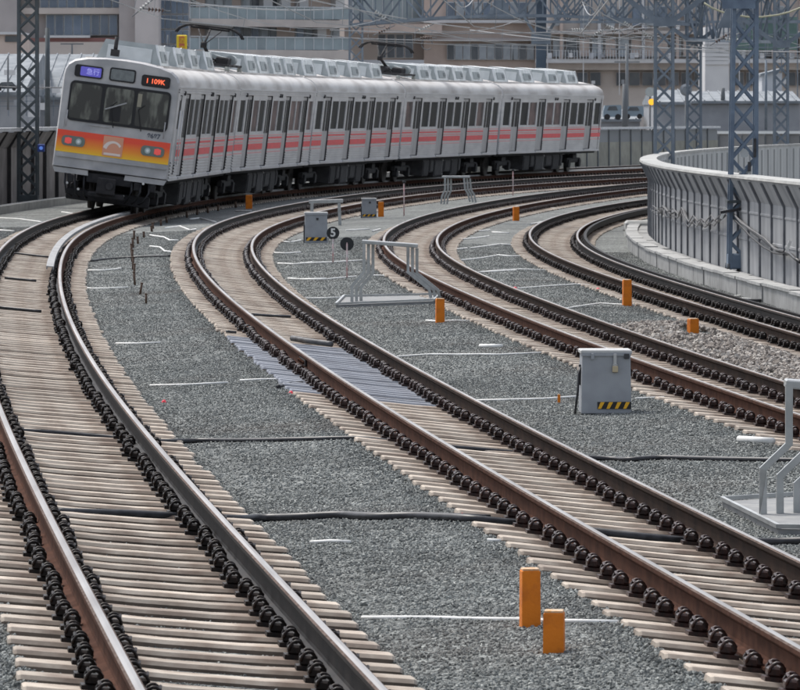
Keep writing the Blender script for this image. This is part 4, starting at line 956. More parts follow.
        arm.tube([(0,yp+1.9,3.78),(0,yp+.05,4.12)],.022,under,6); arm.tube([(0,yp-.1,4.18),(-.32,yp+.85,4.58)],.018,underg,6); arm.tube([(0,yp-.1,4.18),(.32,yp+.85,4.58)],.018,underg,6)
        arm.cyl((0,yp-.1,4.18),.09,.16,under,10,'X')
        hd = MB()
        for y in (yp+.72,yp+1.08): hd.tube([(-.95,y,4.44),(-.86,y,4.56),(-.68,y,4.65),(-.5,y,4.68),(.5,y,4.68),(.68,y,4.65),(.86,y,4.56),(.95,y,4.44)],.026,under,6)
        hd.box((0,yp+.9,4.62),(1.1,.05,.05),under)
        dm = MB(); dm.prism([(-.5,3.62),(-.46,3.78),(-.3,3.9),(0,3.95),(.3,3.9),(.46,3.78),(.5,3.62)], yp+2.4, yp+2.9, acg)
        parts.append(('pantograph', b, [('arm', arm), ('collector_head', hd), ('cover', dm)]))
    if cab:
        # front face, built as a plate with openings, y = 0 facing the camera
        f = MB(); R2 = [(x*.995, z-.0) for x, z in R]
        outer = [(BW,Z0B)]+R+[(-BW,Z0B)]; ring = [(x*.985, z*.992+.02) for x, z in outer]
        f.add([(x,0,z) for x, z in outer]+[(x*.975,-.10,(z-2.2)*.975+2.2) for x, z in outer], [(k,k+1,len(outer)+k+1,len(outer)+k) for k in range(len(outer)-1)]+[(len(outer)-1,0,len(outer),2*len(outer)-1)], front, False)
        o = [(x*.975,-.10,(z-2.2)*.975+2.2) for x, z in outer]; f.add(o, [tuple(range(len(o)))[::-1]], front)
        parts.append(('front_panel', f, []))
        def rrect(x0, x1, z0, z1, r, n=5):
            P = []
            for cx_, cz_, a0 in ((x1-r,z1-r,0),(x0+r,z1-r,90),(x0+r,z0+r,180),(x1-r,z0+r,270)):
                for k in range(n+1): a = math.radians(a0+90*k/n); P.append((cx_+r*math.cos(a), cz_+r*math.sin(a)))
            return P
        w = MB(); w.prism(rrect(-1.20,1.24,2.07,2.99,.12), -.135, -.09, seal)
        panes = []
        for x0, x1 in ((-1.15,-.42),(-.33,.36),(.44,1.19)):
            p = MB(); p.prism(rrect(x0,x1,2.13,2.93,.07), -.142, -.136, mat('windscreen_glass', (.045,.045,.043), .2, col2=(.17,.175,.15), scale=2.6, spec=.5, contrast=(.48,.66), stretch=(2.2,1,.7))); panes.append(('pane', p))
        wp = MB()
        for (x0, x1, xe) in ((-.05,-.30,.0),(.62,.42,.0)):
            wp.tube([(x0,-.16,2.02),(x0-.12,-.165,2.5),(x0+.02,-.17,2.62)],.012,seal,5)
        wp.bar((-.3,-.165,2.42),(.2,-.165,2.62),.03,.02,mat('wiper_grey',(.35,.35,.35),.5))
        panes.append(('wiper', wp))
        inn = MB(); inn.box((-.05,-.146,2.35),(.26,.006,.36),seal,bev=.002); inn.box((.5,-.146,2.72),(.10,.006,.30),mat('curtain',(.30,.28,.22),.9),bev=.001); panes.append(('cab_fitting', inn))
        parts.append(('windscreen', w, panes))
        for (x0, x1, kind) in ((-1.14,-.46,'dest'),(-.30,.33,'mid'),(.48,1.17,'num')):
            zb = 3.08; zt_ = 3.36 if kind != 'mid' else 3.39
            if kind == 'num': zb, zt_ = 3.06, 3.32
            d = MB(); d.prism(rrect(x0,x1,zb,zt_,.06), -.132, -.09, seal); sub = []
            s_ = MB()
            if kind == 'dest': s_.prism(rrect(x0+.14,x1-.04,zb+.035,zt_-.035,.03), -.138, -.131, mat('blue_lit_display', (.10,.09,.42), .4, emit=.25)); sub.append(('display', s_))
            elif kind == 'mid': s_.prism(rrect(x0+.035,x1-.035,zb+.035,zt_-.035,.04), -.138, -.131, mat('blank_display', (.15,.165,.17), .4, col2=(.20,.22,.22), scale=12)); sub.append(('display', s_))
            else: s_.prism(rrect(x0+.03,x1-.03,zb+.03,zt_-.03,.04), -.138, -.131, mat('dark_display', (.02,.015,.015), .4)); sub.append(('display', s_))
            parts.append(('destination_sign' if kind != 'num' else 'number_sign', d, sub, kind))
        # orange to yellow band: printed gradient on the panel
        bm = bpy.data.materials.new('orange_gradient_band'); bm.use_nodes = True; N = bm.node_tree.nodes; L = bm.node_tree.links
        tc = N.new('ShaderNodeTexCoord'); sx_ = N.new('ShaderNodeSeparateXYZ'); L.new(tc.outputs['Object'], sx_.inputs[0]); mr = N.new('ShaderNodeMapRange'); mr.inputs[1].default_value = 1.32; mr.inputs[2].default_value = 1.86; L.new(sx_.outputs[2], mr.inputs[0])
        cr = N.new('ShaderNodeValToRGB'); L.new(mr.outputs[0], cr.inputs[0]); L.new(cr.outputs[0], N['Principled BSDF'].inputs['Base Color']); N['Principled BSDF'].inputs['Roughness'].default_value = .5
        e = cr.color_ramp.elements; e[0].position = .08; e[0].color = (.95,.60,.03,1); e[1].position = .9; e[1].color = (.88,.085,.04,1); x = e.new(.42); x.color = (.95,.33,.03,1)
        MATS['band'] = bm
        b = MB(); b.prism([(-1.365,1.34),(1.365,1.34),(1.365,1.84),(-1.365,1.84)], -.112, -.101, bm); parts.append(('orange_band', b, []))
        for sx in (-1,1):
            h = MB(); h.prism(rrect(sx*.96-.28,sx*.96+.28,1.49,1.72,.09), -.135, -.11, mat('lamp_housing_grey', (.16,.20,.18), .4)); l1 = MB(); l2 = MB()
            xr = sx*.96-.12 if sx < 0 else sx*.96+.12; xw = sx*.96+.13 if sx < 0 else sx*.96-.12
            l1.cyl((xr,-.135,1.605),.075,.02,mat('red_tail_lamp', (.80,.10,.09), .3, emit=.12),18,'Y',smooth=False); l1.box((xr-sx*.0,-.136,1.605),(.16,.015,.12),mat('red_tail_lamp',(0,0,0)),bev=.004)
            l2.cyl((xw,-.135,1.605),.07,.02,mat('clear_lamp', (.42,.50,.50), .2, spec=.8),18,'Y',smooth=False); l2.cyl((xw+sx*.0,-.147,1.605),.035,.01,mat('lamp_core', (.75,.8,.8), .2),14,'Y',smooth=False)
            parts.append(('lamp_cluster', h, [('tail_lamp', l1), ('headlamp', l2)]))
        em = MB(); em.prism(rrect(-.24,.24,1.37,1.82,.02), -.125, -.113, mat('emblem_base', (.72,.34,.22), .5))
        sw = MB(); cpt = [(.0+.24*math.cos(t), 1.50+.22*math.sin(t)) for t in np.linspace(2.9,.6,10)]; inn_ = [(.02+.17*math.cos(t), 1.47+.20*math.sin(t)) for t in np.linspace(.6,2.9,10)]
        cl = lambda P: [(max(-.23,min(.23,a)), b) for a, b in P]
        sw.prism(cl(cpt+inn_), -.130, -.124, mat('emblem_white', (.80,.70,.64), .5)); sw.box((0,-.127,1.415),(.40,.006,.05),mat('emblem_white',(0,0,0)))
        parts.append(('front_emblem', em, [('swoosh', sw)], 'emblem'))
        st = MB(); st.box((0,-.13,1.24),(2.66,.05,.03),front); st.box((0,-.12,1.02),(2.7,.06,.03),front)
        for x in (-1.18,1.18): st.tube([(x,-.19,1.92),(x,-.19,2.3)],.012,front,6)
        st.box((-.4,-.13,2.02),(.5,.03,.02),front); parts.append(('front_trim', st, []))
        # skirt plate and coupler
        s2 = MB(); s2.box((-.95,-.06,.92),(.85,.10,.12),front); s2.box((.88,-.06,.92),(1.0,.10,.12),front); s2.box((0,-.0,.82),(1.1,.2,.22),under); parts.append(('buffer_beam', s2, []))
        c = MB(); c.box((0,-.28,.66),(.34,.5,.34),under,bev=.05); c.box((0,-.55,.66),(.46,.12,.42),under,bev=.05); c.cyl((.09,-.62,.68),.09,.06,underg,12,'Y'); c.box((.0,-.30,.42),(.9,.3,.14),under,bev=.03); parts.append(('coupler', c, []))
        j = MB()
        for x in (-1.1,-.85,-.62,.58,.8,1.02): j.tube([(x,-.06,.86),(x+.03,-.2,.62),(x*.92,-.16,.38),(x*.8,.0,.30)],.028,seal,6)
        for x in (-.95,.72,1.12): j.box((x,-.1,.74),(.14,.12,.2),under,bev=.02)
        for x, z in ((-1.02,.62),(-.72,.5),(.42,.46),(.88,.84)): j.cyl((x,-.17,z),.032,.03,whp,10,'Y')
        j.box((0,.25,.36),(2.1,.1,.28),under,bev=.03); parts.append(('jumper_hoses', j, []))
        v = MB(); v.box((-.30,.55,3.72),(.20,.2,.16),underg); v.cyl((-.30,.55,3.92),.05,.35,underg,8); v.box((-1.25,-.14,2.0),(.03,.03,.2),front); parts.append(('roof_horn', v, []))
        g = MB(); g.tube([(BW+.05,.48,1.35),(BW+.05,.48,2.6)],.014,steel,6); g.tube([(BW+.05,1.2,1.35),(BW+.05,1.2,2.6)],.014,steel,6); parts.append(('cab_handrail', g, []))
        cdm = MB(); cdm.box((BW-.03,.835,2.03),(.03,.54,1.8),doorm,bev=.006); cw = MB(); cw.box((BW-.008,.835,2.5),(.012,.36,.66),glass); parts.append(('cab_door', cdm, [('pane', cw)]))
    if tail:
        e_ = MB(); e_.box((BW-.02,LEN-.35,2.05),(.06,.10,2.0),seal); e_.box((0,LEN+.06,2.15),(2.5,.1,2.2),front,bev=.03); parts.append(('rear_panel', e_, []))
    return parts
def warp(mb):                                  # body proportions tuned to the photographed height and width
    mb.v = [(x*(1.045 if z > .9 else 1), y, z if z < .9 else (.9+(z-.9)*1.095)) for x, y, z in mb.v]; return mb
def wz_(z): return .9+(z-.9)*1.095
def place_car(k, parts, label):
    s0 = S0+20*k; Za, Zb = atS(0, s0+2.9), atS(0, s0+16.6); A = tp(0, Za); B = tp(0, Zb)
    y = (B-A).normalized(); r = Vector((y.y, -y.x, -TRK[0][2]/1.132)).normalized(); u = r.cross(y).normalized(); r = y.cross(u)
    o = A-y*2.9; M = Matrix((r, y, u)).transposed().to_4x4(); M.translation = o; M = M @ Matrix.Rotation(math.radians(2.5-.42*k), 4, 'Y')
    T = empty('train_carriage', (0,0,0), label, 'train carriage', 'carriages of the silver commuter train', M)
    for pr in parts:
        P = part(pr[0], warp(pr[1]), T)
        for sub in pr[2]: part(sub[0], warp(sub[1]), P)
        if len(pr) > 3:
            if pr[3] == 'dest': text('急行', .17, mat('display_white', (.36,.36,.70), .4, emit=.3), P, Matrix.Translation((-.73,-.140,wz_(3.215))) @ UP, 'lettering', .001)
            if pr[3] == 'num': text('1 109K', .165, mat('display_red', (.9,.14,.06), .4, emit=.5), P, Matrix.Translation((.85,-.140,wz_(3.185))) @ UP, 'lettering', .001, .004)
        if pr[0] == 'front_trim': text('8687', .165, mat('number_dark', (.06,.07,.10), .5), T, Matrix.Translation((.98,-.103,wz_(1.945))) @ UP, 'car_number', .003, .004)
S0 = 115.34
place_car(0, build_car(True, False, [2.2,7.0,11.4,16.4]), 'leading silver carriage with the driving cab, orange band and destination signs')
place_car(1, build_car(False, True, [7.6,10.6,14.2,17.6]), 'second silver carriage of the train, directly behind the cab car')
place_car(2, build_car(False, False, [2.3,7.2,12.0,16.9]), 'middle silver carriage, third from the driving cab, without pantograph')
place_car(3, build_car(False, True, [6.8,10.2,13.8,17.4]), 'fourth silver carriage, carrying the raised pantograph near the picture centre')
place_car(4, build_car(False, False, [2.3,7.2,12.1,15.9], True), 'rearmost silver carriage at the right end of the train')
# ---------------------------------------------------------------- town behind the viaduct
def wx(px, Y): return (px-400)*Y/F
def wz(py, Y): return CZ-(py-YH)*Y/F
def prect(q, px0, py0, px1, py1, Y, d, m, bev=0):      # a box whose near face covers this part of the view, d deep
    x0, x1, z0, z1 = wx(px0,Y), wx(px1,Y), wz(py1,Y), wz(py0,Y); q.box(((x0+x1)/2, Y+d/2, (z0+z1)/2), (x1-x0, d, z1-z0), m, bev=bev)
TOWN0 = len(S.collection.objects)
def bpart(name, T, rect, Y, d, m):
    q = MB(); prect(q, *rect, Y, d, m); return part(name, q, T)
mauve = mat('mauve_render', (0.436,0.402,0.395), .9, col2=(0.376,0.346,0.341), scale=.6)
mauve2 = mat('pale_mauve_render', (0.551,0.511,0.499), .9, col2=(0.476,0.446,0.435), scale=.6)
beigeR = mat('beige_render', (0.583,0.527,0.482), .9, col2=(0.509,0.453,0.419), scale=.5)
brickp = mat('pale_brick', (0.571,0.471,0.414), .9, col2=(0.485,0.395,0.350), scale=.9)
whiteR = mat('white_render', (.62,.62,.62), .85, col2=(.55,.55,.56), scale=.7)
slabm = mat('balcony_slab', (0.564,0.512,0.476), .9, col2=(0.471,0.430,0.404), scale=.8)
bglass = mat('blue_tinted_window', (.10,.14,.20), .2, col2=(.16,.20,.26), scale=.7, spec=.6, var=.25)
dglass = mat('dark_window', (.06,.07,.085), .25, col2=(.12,.13,.14), scale=.6, spec=.5, var=.3)
curt = mat('curtained_window', (.40,.43,.45), .4, col2=(.28,.31,.34), scale=1.2, var=.2)
rail = mat('frosted_railing_panel', (.30,.36,.385), .35, col2=(.24,.29,.31), scale=.8, var=.12)
wfr = mat('white_frame', (.55,.58,.60), .6)
roofl = mat('pale_corrugated_roof', (.27,.29,.31), .85, col2=(.17,.19,.21), scale=1.2)
lowg = mat('low_building_grey', (.34,.35,.37), .9, col2=(.27,.28,.30), scale=1.0)
Y = 385; zg = -7.2
def base(T, px0, px1, py0, Y, d, m, name='wall'):
    q = MB(); x0, x1 = wx(px0,Y), wx(px1,Y); z1 = wz(py0,Y); q.box(((x0+x1)/2, Y+d/2, (z1+zg)/2), (x1-x0, d, z1-zg), m); return part(name, q, T)
# office block at upper left
T = empty('office_building', (0,0,0), 'mauve office block with bands of blue windows at the upper left', 'building')
base(T, -80, 120, -60, Y+1.2, 18, mauve2)
bpart('corner_pier', T, (-80,-60,20,40), Y-.6, 1.8, mauve)
bpart('spandrel_band', T, (20,-30,119,-6), Y, 1.2, beigeR); bpart('spandrel_band', T, (20,8,119,14), Y, 1.2, beigeR)
for (y0, y1) in ((-6,8),(14.5,35.5)):
    x = 46 if y0 > 0 else 40
    while x < 117:
        w = bpart('window', T, (x,y0,x+8.6,y1), Y+.5, .1, wfr); q = MB(); prect(q, x+.7, y0+.8, x+8.0, y1-.6, Y+.42, .05, bglass); part('pane', q, w); x += 9
bpart('white_sill', T, (44,35.5,90,37.8), Y-.35, 1.5, whiteR); bpart('red_band', T, (30,38,119,42), Y, 1.2, mat('red_brown_band',(.26,.13,.12),.8))
bpart('lower_wall', T, (-80,42,130,70), Y-.2, 1.4, beigeR)
for x in range(2, 26, 5): bpart('railing_post', T, (x,58,x+.7,66), Y-1.0, .1, wfr)
T = empty('stair_tower', (0,0,0), 'plain mauve tower block left of the yellow sign, darker on its left face', 'tower')
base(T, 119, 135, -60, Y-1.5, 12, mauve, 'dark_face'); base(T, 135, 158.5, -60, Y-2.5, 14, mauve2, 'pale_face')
T = empty('glass_stairwell', (0,0,0), 'blue glazed stairwell behind the yellow and red sign', 'stairwell')
base(T, 158, 190, -40, Y+2, 10, mauve)
for a, x in enumerate((159,165,171,177,183)):
    for b, y in enumerate((0,15,30,45)):
        w = bpart('window', T, (x,y,x+5.7,y+14), Y+1.9, .1, wfr); q = MB(); prect(q, x+.4, y+.6, x+5.3, y+13.4, Y+1.8, .05, bglass); part('pane', q, w)
# vertical sign
Yq = 330; T = empty('vertical_sign', (0,0,0), 'tall yellow sign board with two dark red characters above the train roof', 'sign')
q = MB(); prect(q, 176.5, 35, 187, 56, Yq, .25, mat('sign_yellow', (.78,.55,.02), .5), bev=.05); part('board', q, T)
q = MB(); prect(q, 179, 36.5, 184.5, 54, Yq-.03, .03, mat('sign_red', (.50,.13,.06), .5)); part('red_field', q, T)
for yy, ch in ((41.2,'酒'),(49.2,'酒')): text(ch, .38, mat('sign_yellow', (0,0,0)), T, Matrix.Translation((wx(181.8,Yq),Yq-.05,wz(yy,Yq))) @ UP, 'lettering', .005)
q = MB(); q.cyl((wx(181,Yq),Yq+.15,(wz(56,Yq)+zg)/2),.1,wz(56,Yq)-zg,fpost,8); part('post', q, T)
# apartment block with balconies
def apartment(T, x0, x1, Y0, Y1, floors, m_wall, py_top, seed):
    r = random.Random(seed)
    def at(px): t = (px-x0)/(x1-x0); return Y0+(Y1-Y0)*t
    ang = math.atan2(Y1-Y0, wx(x1,Y1)-wx(x0,Y0)); R = Matrix.Rotation(ang,3,'Z')
    def pb(name, a, py0, b, py1, off, d, m, par=T):
        Ya, Yb = at(a), at(b); A = Vector((wx(a,Ya),Ya,0)); B = Vector((wx(b,Yb),Yb,0)); Yc = (Ya+Yb)/2; z0, z1 = wz(py1,Yc), wz(py0,Yc)
        c = (A+B)/2+R @ Vector((0,off+d/2,0)); c.z = (z0+z1)/2; q = MB(); q.box(c, ((B-A).length, d, z1-z0), m, R); return part(name, q, par)
    q = MB(); A = Vector((wx(x0,Y0),Y0,0)); B = Vector((wx(x1,Y1),Y1,0)); c = (A+B)/2+R @ Vector((0,1.6+6,0)); zt_ = wz(py_top,(Y0+Y1)/2); c.z = (zt_+zg)/2; q.box(c, ((B-A).length, 12, zt_-zg), m_wall, R); part('wall', q, T)
    for (r0, r1, s1) in floors:                # railing top, railing bottom, slab bottom
        n = int((x1-x0)/9)
        for k in range(n):                     # windows and wall piers behind the railing
            a = x0+(x1-x0)*k/n; b = x0+(x1-x0)*(k+1)/n; ch = r.random()
            if ch < .55:
                w = pb('window', a+.8, r0-19, b-.3, r1-1, 1.45, .1, wfr); pb('pane', a+1.4, r0-18, b-.9, r1-2, 1.38, .05, r.choice([bglass,curt,curt,dglass]), w)
            elif ch < .72: pb('wall_pier', a, r0-20, b, r1, .9, .69, whiteR)
            else: pb('wall_bay', a, r0-20, b, r1, 1.5, .09, brickp)
        n2 = int((x1-x0)/9.3)
        for k in range(n2):
            a = x0+(x1-x0)*k/n2; b = x0+(x1-x0)*(k+1)/n2
            g = pb('railing_panel', a+.35, r0+.8, b-.35, r1, .03, .04, rail); pb('railing_post', a-.35, r0, a+.35, r1, .0, .12, wfr)
        pb('handrail', x0, r0-.2, x1, r0+.7, -.03, .14, wfr)
        pb('balcony_slab', x0, r1, x1, s1, -.1, 1.7, slabm)
T = empty('apartment_building', (0,0,0), 'apartment block with two visible rows of glass-railed balconies above the train roof', 'building')
apartment(T, 190, 352, 387, 396, [(-30,-16,-9),(6.5,19.5,27),(37,50,59),(72,84,92)], mauve2, -60, 3)
T = empty('apartment_building', (0,0,0), 'paler apartment block with blue windows behind the raised pantograph', 'building')
apartment(T, 353, 442, 404, 407, [(-4,20,23.5)], beigeR, -60, 5)
for x in (378,387,396,405): w = bpart('window', T, (x,34,x+8,58), 403, .1, wfr); q = MB(); prect(q, x+.5,35,x+7.5,57.5,402.9,.05,dglass); part('pane', q, w)
bpart('white_wall', T, (352,60,424,90), 400, .4, mat('pale_grey_wall',(.50,.51,.53),.85)); bpart('brick_band', T, (352,24,442,33), 402, 2, brickp)
T = empty('apartment_building', (0,0,0), 'pink-beige apartment block with curtained windows left of the blue post', 'building')
base(T, 424, 536, -60, 405, 14, brickp)
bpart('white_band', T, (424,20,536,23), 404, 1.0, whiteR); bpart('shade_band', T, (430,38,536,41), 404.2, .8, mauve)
for x in range(447, 534, 8):
    w = bpart('window', T, (x,44,x+7.5,60), 404.6, .1, wfr); q = MB(); prect(q, x+.6,44.8,x+6.9,59.4,404.5,.05,curt if x % 3 else dglass); part('pane', q, w)
for x in range(447, 534, 9):
    w = bpart('window', T, (x,2,x+8,19), 404.6, .1, wfr); q = MB(); prect(q, x+.6,2.8,x+7.4,18.4,404.5,.05,bglass if x % 2 else curt); part('pane', q, w)
T = empty('apartment_building', (0,0,0), 'long beige apartment block with a pale ledge behind the right-hand masts', 'building')
base(T, 536, 830, -60, 402, 14, beigeR)
for x in (560,598,642,676,742,772,800): bpart('wall_pier', T, (x,-10,x+3,59), 401.0, .95, whiteR if x % 4 else brickp)
for x in (548,590,630,668,735,760,790): bpart('air_unit', T, (x,53,x+4,58.6), 400.4, .5, whiteR)
bpart('ledge', T, (536,59,830,63), 399.5, 2.4, whiteR); bpart('band', T, (536,63,830,70), 401, .9, slabm); bpart('upper_ledge', T, (536,31,830,34), 400.5, 1.4, slabm)
for x in range(540, 822, 13):
    if 700 < x < 728: continue
    r_ = rng.random(); w = bpart('window', T, (x,38,x+11,57), 401.6, .1, wfr); q = MB(); prect(q, x+.6,38.8,x+10.4,56.4,401.5,.05,curt if r_ < .45 else (dglass if r_ < .7 else brickp)); part('pane', q, w)
    if rng.random() < .75: w = bpart('window', T, (x-2,72,x+9,86), 401.6, .1, mauve); q = MB(); prect(q, x-1.4,72.8,x+8.4,85.4,401.5,.05,dglass); part('pane', q, w)
    if rng.random() < .7: w = bpart('window', T, (x+1,6,x+10,26), 401.6, .1, wfr); q = MB(); prect(q, x+1.6,6.8,x+9.4,25.4,401.5,.05,bglass if rng.random() < .5 else curt); part('pane', q, w)
for x in range(556, 660, 3): bpart('balcony_bar', T, (x,50,x+.6,59), 399.3, .1, wfr)
T = empty('apartment_clutter', (0,0,0), 'row of small air units and downpipes on the long beige apartment block', 'air units')
for k in range(26):
    x = 538+k*10.6+rng.uniform(-2,2); y = (57.5,29.5,84)[k % 3]; h = rng.uniform(3,5); bpart('air_unit', T, (x,y-h,x+rng.uniform(3,5),y), 399.0 if k % 3 == 0 else 400.2, .4, whiteR if k % 2 else lowg)
for x in (547,583,619,655,687,739,775): bpart('downpipe', T, (x,-10,x+.8,95), 399.2, .12, whiteR)
T = empty('roof_fence', (0,0,0), 'thin grey railing across the low roofs left of the train cab', 'railing')
for y in (96,101,106): bpart('rail_bar', T, (-30,y,62,y+.5), 244, .05, farst)
for x in range(-28, 62, 9): bpart('railing_post', T, (x,95,x+.8,116), 244, .06, farst)
T = empty('rooftop_units', (0,0,0), 'cluster of small pale rooftop boxes on the low roofs left of the cab', 'rooftop units')
for (x, y, w, h) in ((34,84,8,6),(44,80,5,9),(4,70,10,5),(52,88,7,5),(14,100,9,6),(40,103,8,7),(28,112,10,5)): bpart('box_unit', T, (x,y,x+w,y+h), 243, 1.0, whiteR if x % 4 == 0 else lowg)
T = empty('white_house', (0,0,0), 'white clapboard block between the second and third masts', 'building')
base(T, 705, 729, 27, 372, 8, whiteR)
for y in range(29, 62, 4): bpart('clapboard', T, (705,y,729,y+3.6), 371.9-.02*(y%3), .09, whiteR)
T = empty('green_netting_scaffold', (0,0,0), 'green-grey netted scaffold behind the nearest blue mast', 'scaffold')
grn = mat('green_netting', (.16,.25,.22), .8, col2=(.11,.17,.16), scale=1.0)
bpart('netting', T, (733,17,798,50), 352, .15, grn)
for x in (733,749,765,781,797): bpart('pole', T, (x,10,x+1,120), 351.5, .08, farst)
for y in (20,34,47): bpart('ledger', T, (731,y,800,y+1), 351.4, .08, farst)
T = empty('shed', (0,0,0), 'pale plain shed wall right of the nearest mast', 'shed')
base(T, 762, 782, 73, 330, 6, mat('pale_grey_wall',(0,0,0)))
q = MB(); Ys = 330; q.prism([(wx(760,Ys),wz(76,Ys)),(wx(784,Ys),wz(70,Ys)),(wx(784,Ys),wz(68,Ys)),(wx(760,Ys),wz(74,Ys))], Ys-.3, Ys+6, roofl); part('roof', q, T)
# low roofs just beyond the viaduct
def lowb(px0, px1, py, Y, d, label, mw=lowg, mr=roofl, name='low_building', ridge=2, pyr=None):
    T = empty(name, (0,0,0), label, 'building'); base(T, px0, px1, py, Y, d, mw)
    x0, x1 = wx(px0-1,Y), wx(px1+1,Y); z = wz(py,Y); q = MB(); zr = z+ridge
    q.prism([(Y-.4,z),(Y+d/2,zr),(Y+d+.4,z),(Y+d+.4,z-.15),(Y-.4,z-.15)], x0, x1, mr, 'X'); part('roof', q, T)
    n = int((x1-x0)/.6)
    q = MB()
    for k in range(n): x = x0+.3+k*(x1-x0)/n; q.bar((x,Y-.38,z+.03),(x,Y+d/2,zr+.03),.06,.06,mr)
    part('roof_ribs', q, T); return T
lowb(-60, 24, 92, 250, 26, 'low pale grey roof at the far left edge behind the mast', ridge=1.9)
lowb(24, 110, 97, 262, 24, 'low pale corrugated roof between the left mast and the train cab', ridge=2.2)
lowb(-60, 60, 78, 300, 20, 'farther low grey building left of the train', ridge=1.0)
lowb(60, 150, 72, 310, 20, 'low building just behind the cab roof', ridge=.8)
lowb(655, 690, 102, 300, 14, 'low pale blue-grey roof between the two masts behind the parapet', ridge=.7)
lowb(690, 800, 101, 320, 14, 'long low pale roof behind the boundary fence at the right', ridge=.6)
lowb(600, 640, 119, 310, 10, 'low grey roof beyond the tail of the train', ridge=.5)
# brown shed with red roof band behind the left mast
T = empty('brick_outbuilding', (0,0,0), 'small brown outbuilding at the left edge under the office block', 'building')
base(T, -30, 22, 34, 345, 8, brickp); bpart('cornice', T, (-30,32,22,34.5), 344.6, 8, whiteR); bpart('window', T, (5,36,18,42), 344.9, .08, dglass)
# parked vehicles on the roof decks
def vehicle(px, py, w, h, Y, col, label, cat='car', nm='parked_car'):
    T = empty(nm, (wx(px,Y),Y,wz(py,Y)), label, cat); s = Y/F; W_, H_ = w*s, h*s; m = mat('paint_'+nm+label[:8].strip().replace(' ','_'), col, .35)
    body = [(-W_/2,.25*H_),(-W_*.5,.52*H_),(-W_*.36,.60*H_),(-W_*.22,.96*H_),(W_*.22,H_),(W_*.36,.62*H_),(W_*.49,.55*H_),(W_*.5,.25*H_)] if cat == 'car' else [(-W_/2,.2*H_),(-W_*.5,.62*H_),(-W_*.42,.97*H_),(W_*.46,H_),(W_*.5,.9*H_),(W_*.5,.2*H_)]
    q = MB(); q.prism(body, -.8, .8, m); part('body', q, T)
    q = MB(); q.prism([(-W_*.30,.64*H_),(-W_*.19,.90*H_),(W_*.19,.92*H_),(W_*.30,.64*H_)], -.83, .83, dglass); part('side_windows', q, T)
    for x in (-W_*.3, W_*.3):
        q = MB(); q.cyl((x,-.72,.2*H_),.2*H_,.2,seal,14,'Y'); part('wheel', q, T)
vehicle(8, 91, 24, 9, 248, (.05,.06,.07), 'dark car on the roof deck at the left edge')
vehicle(92, 66, 22, 9, 306, (.10,.11,.16), 'dark blue car behind the cab roof of the train')
vehicle(612, 120, 18, 15, 292, (.22,.28,.33), 'pale blue van beyond the tail of the train', 'van', 'parked_van')
vehicle(633, 119, 20, 13, 294, (.27,.33,.36), 'pale blue van between the tail of the train and the masts', 'van', 'parked_van')
def pole(px, y0, y1, Y, r, m, label, nm='utility_pole', arm=None):
    T = empty(nm, (wx(px,Y),Y,wz(y1,Y)), label, 'pole'); H = wz(y0,Y)-wz(y1,Y); q = MB(); q.cyl((0,0,H/2), r, H, m, 10, r2=r*.8); part('shaft', q, T)
    if arm:
        q = MB()
        for a in arm: q.bar((-a[0],0,H-a[1]),(a[0],0,H-a[1]),.07,.07,m)
        part('crossarm', q, T)
pole(47.5, 28, 128, 170, .09, dgrey, 'grey steel pole standing right beside the far left mast')
pole(8, 56, 110, 240, .05, fpost, 'thin pole at the left edge above the low roofs')
pole(627, 44, 122, 300, .10, mat('pole_grey',(.2,.21,.22),.7), 'slim grey pole beyond the tail of the train', arm=((.9,.3),(.7,1.0)))
pole(625, 84, 138, 280, .16, fpost, 'short dark pole beyond the train tail')
pole(766, 60, 130, 300, .08, farst, 'thin pole right of the nearest mast')
pole(72, 44, 62, 330, .06, fpost, 'small lamp pole in front of the office block', 'lamp_pole', arm=((.7,.0),))
pole(168, 35, 60, 300, .06, fpost, 'thin pole left of the yellow sign')
pole(513, 45, 60, 300, .05, fpost, 'thin roof pole behind the train')
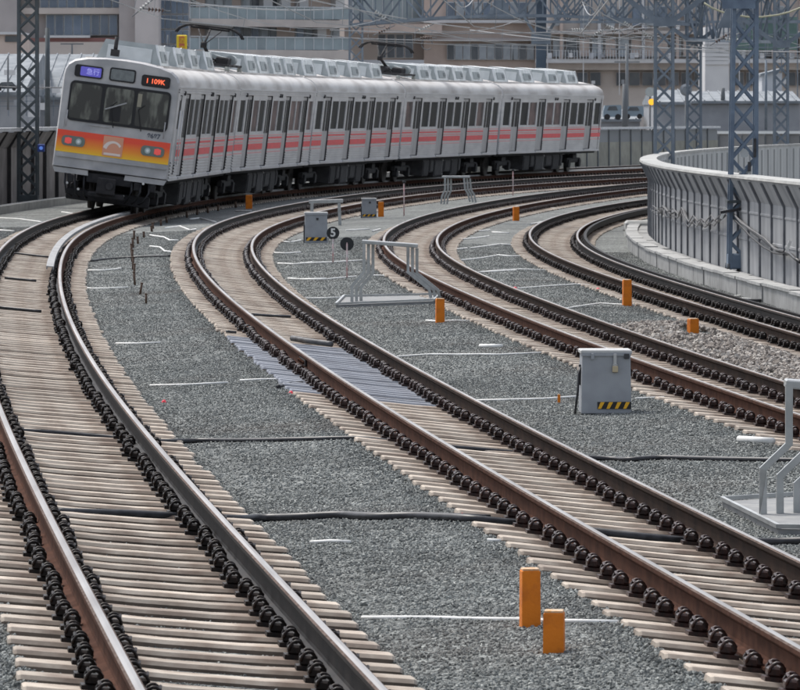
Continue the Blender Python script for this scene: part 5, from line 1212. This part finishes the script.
pole(723, 88, 104, 320, .14, fpost, 'stubby dark post on the long low roof')
T = empty('traffic_mirror', (wx(650,270),270,0), 'round orange-rimmed traffic mirror and lamp left of the first right-hand mast', 'mirror')
q = MB(); q.cyl((0,0,wz(92,270)), .24, .06, mat('mirror_face',(.5,.54,.56),.15,.6), 20, 'Y', smooth=False); part('mirror', q, T)
q = MB(); q.cyl((.08,-.05,wz(102,270)), .16, .12, mat('orange_lamp',(.9,.42,.03),.4, emit=.5), 14, 'Y', smooth=False); part('lamp', q, T)
q = MB(); q.cyl((0,.08,wz(92,270)/2-2), .05, wz(92,270)+4, fpost, 8); part('post', q, T)
T = empty('round_dish', (wx(686,290),290,0), 'pale round dish left of the second right-hand mast', 'dish')
q = MB(); q.cyl((0,0,wz(90,290)), .33, .10, roofl, 20, 'Y', smooth=False, r2=.2); part('dish', q, T); q = MB(); q.cyl((0,.15,wz(90,290)/2-2), .05, wz(90,290)+4, fpost, 8); part('post', q, T)
T = empty('signal_lamp', (wx(40.5,150),150,0), 'small blue signal lamp on the right side of the far left mast', 'lamp')
q = MB(); q.box((.04,-.3,wz(148,150)),(.2,.1,.22),mat('blue_lamp_box',(.03,.06,.25),.4),bev=.03); part('housing', q, T)
q = MB(); q.cyl((.04,-.36,wz(148,150)),.05,.03,mat('blue_lamp_glow',(.10,.2,.6),.3,emit=.3),12,'Y'); part('lens', q, T)
# give every thing whose parts were modelled in world space an origin at its own base
bpy.context.view_layer.update()
def kids(o): return [c for c in o.children]
for T in [o for o in S.collection.objects if o.type == 'EMPTY' and o.parent is None and o.location.length < 1e-6]:
    if T.name.startswith(('railway_track','overhead_line')): continue
    pts = [c.matrix_world @ Vector(b) for c in T.children if c.type == 'MESH' for b in c.bound_box]
    if not pts: continue
    x0 = min(p.x for p in pts); x1 = max(p.x for p in pts); y0 = min(p.y for p in pts); y1 = max(p.y for p in pts); z0 = min(p.z for p in pts)
    v = Vector(((x0+x1)/2, (y0+y1)/2, z0)); T.location = v; 
    for c in T.children: c.location = c.location - v
